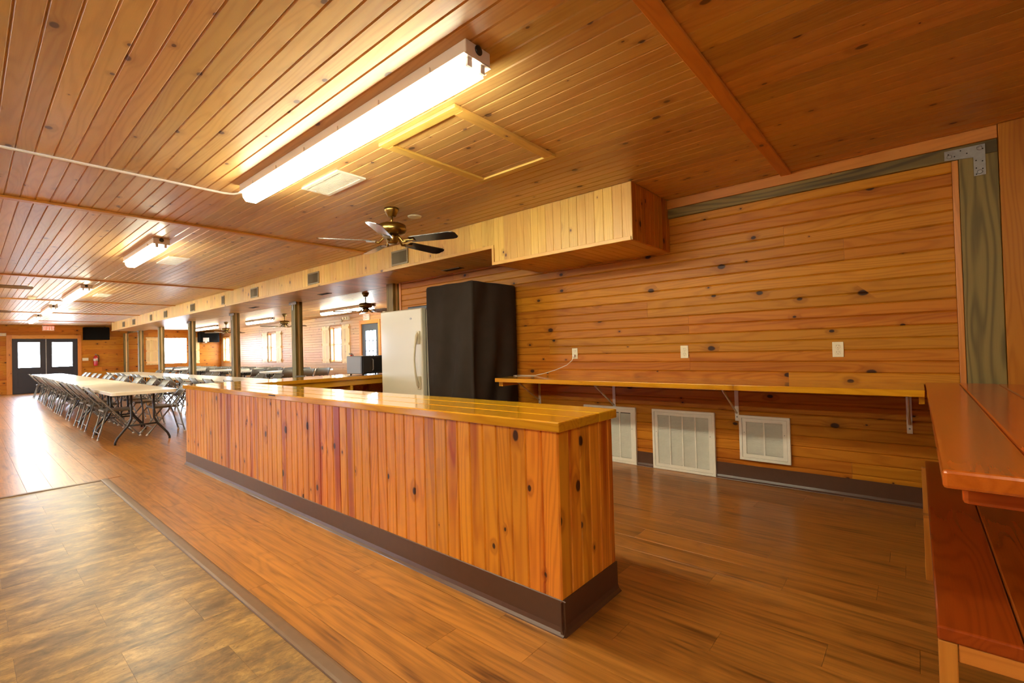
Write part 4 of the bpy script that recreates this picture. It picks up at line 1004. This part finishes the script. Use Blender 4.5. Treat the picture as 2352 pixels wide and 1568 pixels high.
# ------------------------------------------------------------------ folding tables and chairs
def make_table():
    e = tag(empty('folding_table'), '', 'table')
    bm = bmesh.new(); L, W_ = 1.822, 0.755; r = 0.07; n = 5; vs = []
    for cx, cy, a0 in ((L / 2 - r, W_ / 2 - r, 0), (-L / 2 + r, W_ / 2 - r, 90), (-L / 2 + r, -W_ / 2 + r, 180), (L / 2 - r, -W_ / 2 + r, 270)):
        for k in range(n + 1): a = math.radians(a0 + 90 * k / n); vs.append((cx + r * math.cos(a), cy + r * math.sin(a)))
    N_ = len(vs); m = MB(); rings = ((0.0, 0.74), (0.006, 0.736), (0.0, 0.734)); 
    v = [(x * 0.994, y * 0.985, 0.74) for x, y in vs] + [(x, y, 0.735) for x, y in vs] + [(x, y, 0.695) for x, y in vs] + [(x * 0.99, y * 0.975, 0.693) for x, y in vs]
    f = [tuple(range(N_))] + [(i * N_ + (j + 1) % N_, i * N_ + j, (i + 1) * N_ + j, (i + 1) * N_ + (j + 1) % N_) for i in range(3) for j in range(N_)] + [tuple(range(4 * N_ - 1, 3 * N_ - 1, -1))]
    bm.free(); m.add(v, f).obj('table_top', M['table'], e)
    for sx in (-1, 1):
        x = sx * 0.72
        for sy in (-1, 1): MB().tube([(x, sy * 0.13, 0.692), (x, sy * 0.13, 0.34), (x, sy * 0.17, 0.25), (x, sy * 0.29, 0.09), (x, sy * 0.315, 0.03), (x, sy * 0.315, 0.0)], 0.015, 8).obj('leg', M['tleg'], e)
        MB().tube([(x, -0.17, 0.25), (x, 0.17, 0.25)], 0.012, 8).obj('crossbar', M['tleg'], e)
        MB().tube([(x, 0, 0.25), (x, 0, 0.48), (sx * 0.60, 0, 0.69)], 0.009, 6).obj('brace', M['tleg'], e)
    return e
def make_chair():
    e = tag(empty('folding_chair'), '', 'chair')
    def curved(z0, z1, y0, y1, w0, w1, bow, t):
        n = 8; m = MB(); vs = []
        for k in range(n + 1):
            s = -1 + 2 * k / n; b = bow * (1 - s * s)
            vs += [(s * w0, y0 - b, z0), (s * w1, y1 - b, z1 - 0.012 * s ** 4), (s * w1, y1 - b - t, z1 - 0.012 * s ** 4), (s * w0, y0 - b - t, z0)]
        fs = []
        for k in range(n):
            for j in range(4): fs.append((k * 4 + j, k * 4 + (j + 1) % 4, (k + 1) * 4 + (j + 1) % 4, (k + 1) * 4 + j))
        fs += [(3, 2, 1, 0), (n * 4, n * 4 + 1, n * 4 + 2, n * 4 + 3)]
        return m.add(vs, fs, True)
    curved(0.565, 0.785, -0.155, -0.315, 0.205, 0.200, 0.02, 0.012).obj('backrest', M['chair'], e)
    MB().box(-0.195, 0.195, -0.16, 0.20, 0.405, 0.438, 0.014).obj('seat', M['chair'], e)
    for s in (-1, 1):
        MB().tube([(s * 0.215, 0.28, 0.0), (s * 0.213, 0.255, 0.03), (s * 0.207, -0.315, 0.77), (s * 0.19, -0.325, 0.782)], 0.0115, 8).obj('front_leg', M['chrome'], e)
        MB().tube([(s * 0.197, -0.225, 0.0), (s * 0.197, -0.22, 0.03), (s * 0.197, -0.10, 0.50)], 0.011, 8).obj('rear_leg', M['chrome'], e)
        MB().tube([(s * 0.215, 0.282, 0.0), (s * 0.215, 0.262, 0.025)], 0.015, 8).obj('foot_cap', M['white'], e)
        MB().tube([(s * 0.197, -0.226, 0.0), (s * 0.197, -0.222, 0.022)], 0.015, 8).obj('foot_cap', M['white'], e)
    MB().tube([(-0.197, -0.203, 0.10), (0.197, -0.203, 0.10)], 0.008, 6).obj('rear_crossbar', M['chrome'], e)
    MB().tube([(-0.212, 0.191, 0.115), (0.212, 0.191, 0.115)], 0.008, 6).obj('front_crossbar', M['chrome'], e)
    return e
tab0 = make_table(); ch0 = make_chair(); used = {'t': False, 'c': False}
def place(kind, loc, rz, label, group):
    src = tab0 if kind == 't' else ch0
    o = copy_tree(src) if used[kind] else src
    used[kind] = True
    o.location = loc; o.rotation_euler = (0, 0, rz); o['label'] = label; o['group'] = group
    return o
jit = random.Random(21)
def seat_x(x, first, count):
    """keep a chair clear of the leg frames of the nearest table"""
    t = min((first - 1.83 * k for k in range(count)), key=lambda q: abs(q - x))
    return t + max(-0.46, min(0.46, x - t))
for i in range(8):
    x = -9.20 - i * 1.83
    place('t', (x, 1.67 + 0.026 * i, 0), 0, 'white folding table, %s from the bar in the long row before the double doors' % ordn[i], 'tables of the left row')
rowx = [-9.37, -10.72, -11.80, -12.9, -13.9, -14.9, -15.9, -16.9, -17.9, -18.95, -20.0, -21.1]
left_x = [seat_x(x, -9.2, 8) for x in rowx]; right_x = [seat_x(x + 0.12, -9.2, 8) for x in rowx]
for side, xs_, yc, rz in (('left', left_x, 1.50, 0.0), ('right', right_x, 2.105, math.pi)):
    for i, x in enumerate(xs_):
        place('c', (x, yc + 0.026 * (-x - 9.2) / 1.83 + jit.uniform(-.012, .012), 0), rz + jit.uniform(-.02, .02), 'grey folding chair, %s from the bar, %s side of the left table row' % (ordn[i], side), 'folding chairs at the left table row')
for i in range(7):
    x = -8.55 - i * 1.83
    place('t', (x, 3.43 + 0.01 * i, 0), 0, 'white folding table, %s from the bar in the row along the posts' % ordn[i], 'tables of the post row')
for i, x in enumerate([-8.92, -9.79, -10.98, -11.86, -13.04, -13.91, -14.97, -16.02, -17.08, -17.96, -18.91]):
    place('c', (seat_x(x, -8.55, 7), 3.25 - jit.uniform(0, .03), 0), jit.uniform(-.06, .06), 'grey folding chair, %s from the bar on the near side of the post row' % ordn[i], 'folding chairs at the post row')
    if i not in (3, 6): place('c', (seat_x(x - 0.15, -8.55, 7), 3.87 + jit.uniform(-.01, .03), 0), math.pi + jit.uniform(-.06, .06), 'grey folding chair behind the post row tables, %s place from the bar' % ordn[i], 'folding chairs at the post row')
for i in range(6):
    x = -13.55 - i * 2.05
    place('t', (x, 6.25, 0), math.pi / 2, 'white folding table standing crosswise in the annex, %s from the grey door' % ordn[i], 'crosswise annex tables')
    for k, y in enumerate((5.782, 6.25, 6.718)):
        nm = ('post-side', 'middle', 'window-side')[k]
        if not (i == 2 and k == 0): place('c', (x + 0.31, y, 0), math.pi / 2 + jit.uniform(-.006, .006), 'grey folding chair, %s place on the near side of the %s annex table' % (nm, ordn[i]), 'folding chairs in the annex')
        place('c', (x - 0.31, y, 0), -math.pi / 2 + jit.uniform(-.006, .006), 'grey folding chair, %s place on the far side of the %s annex table' % (nm, ordn[i]), 'folding chairs in the annex')
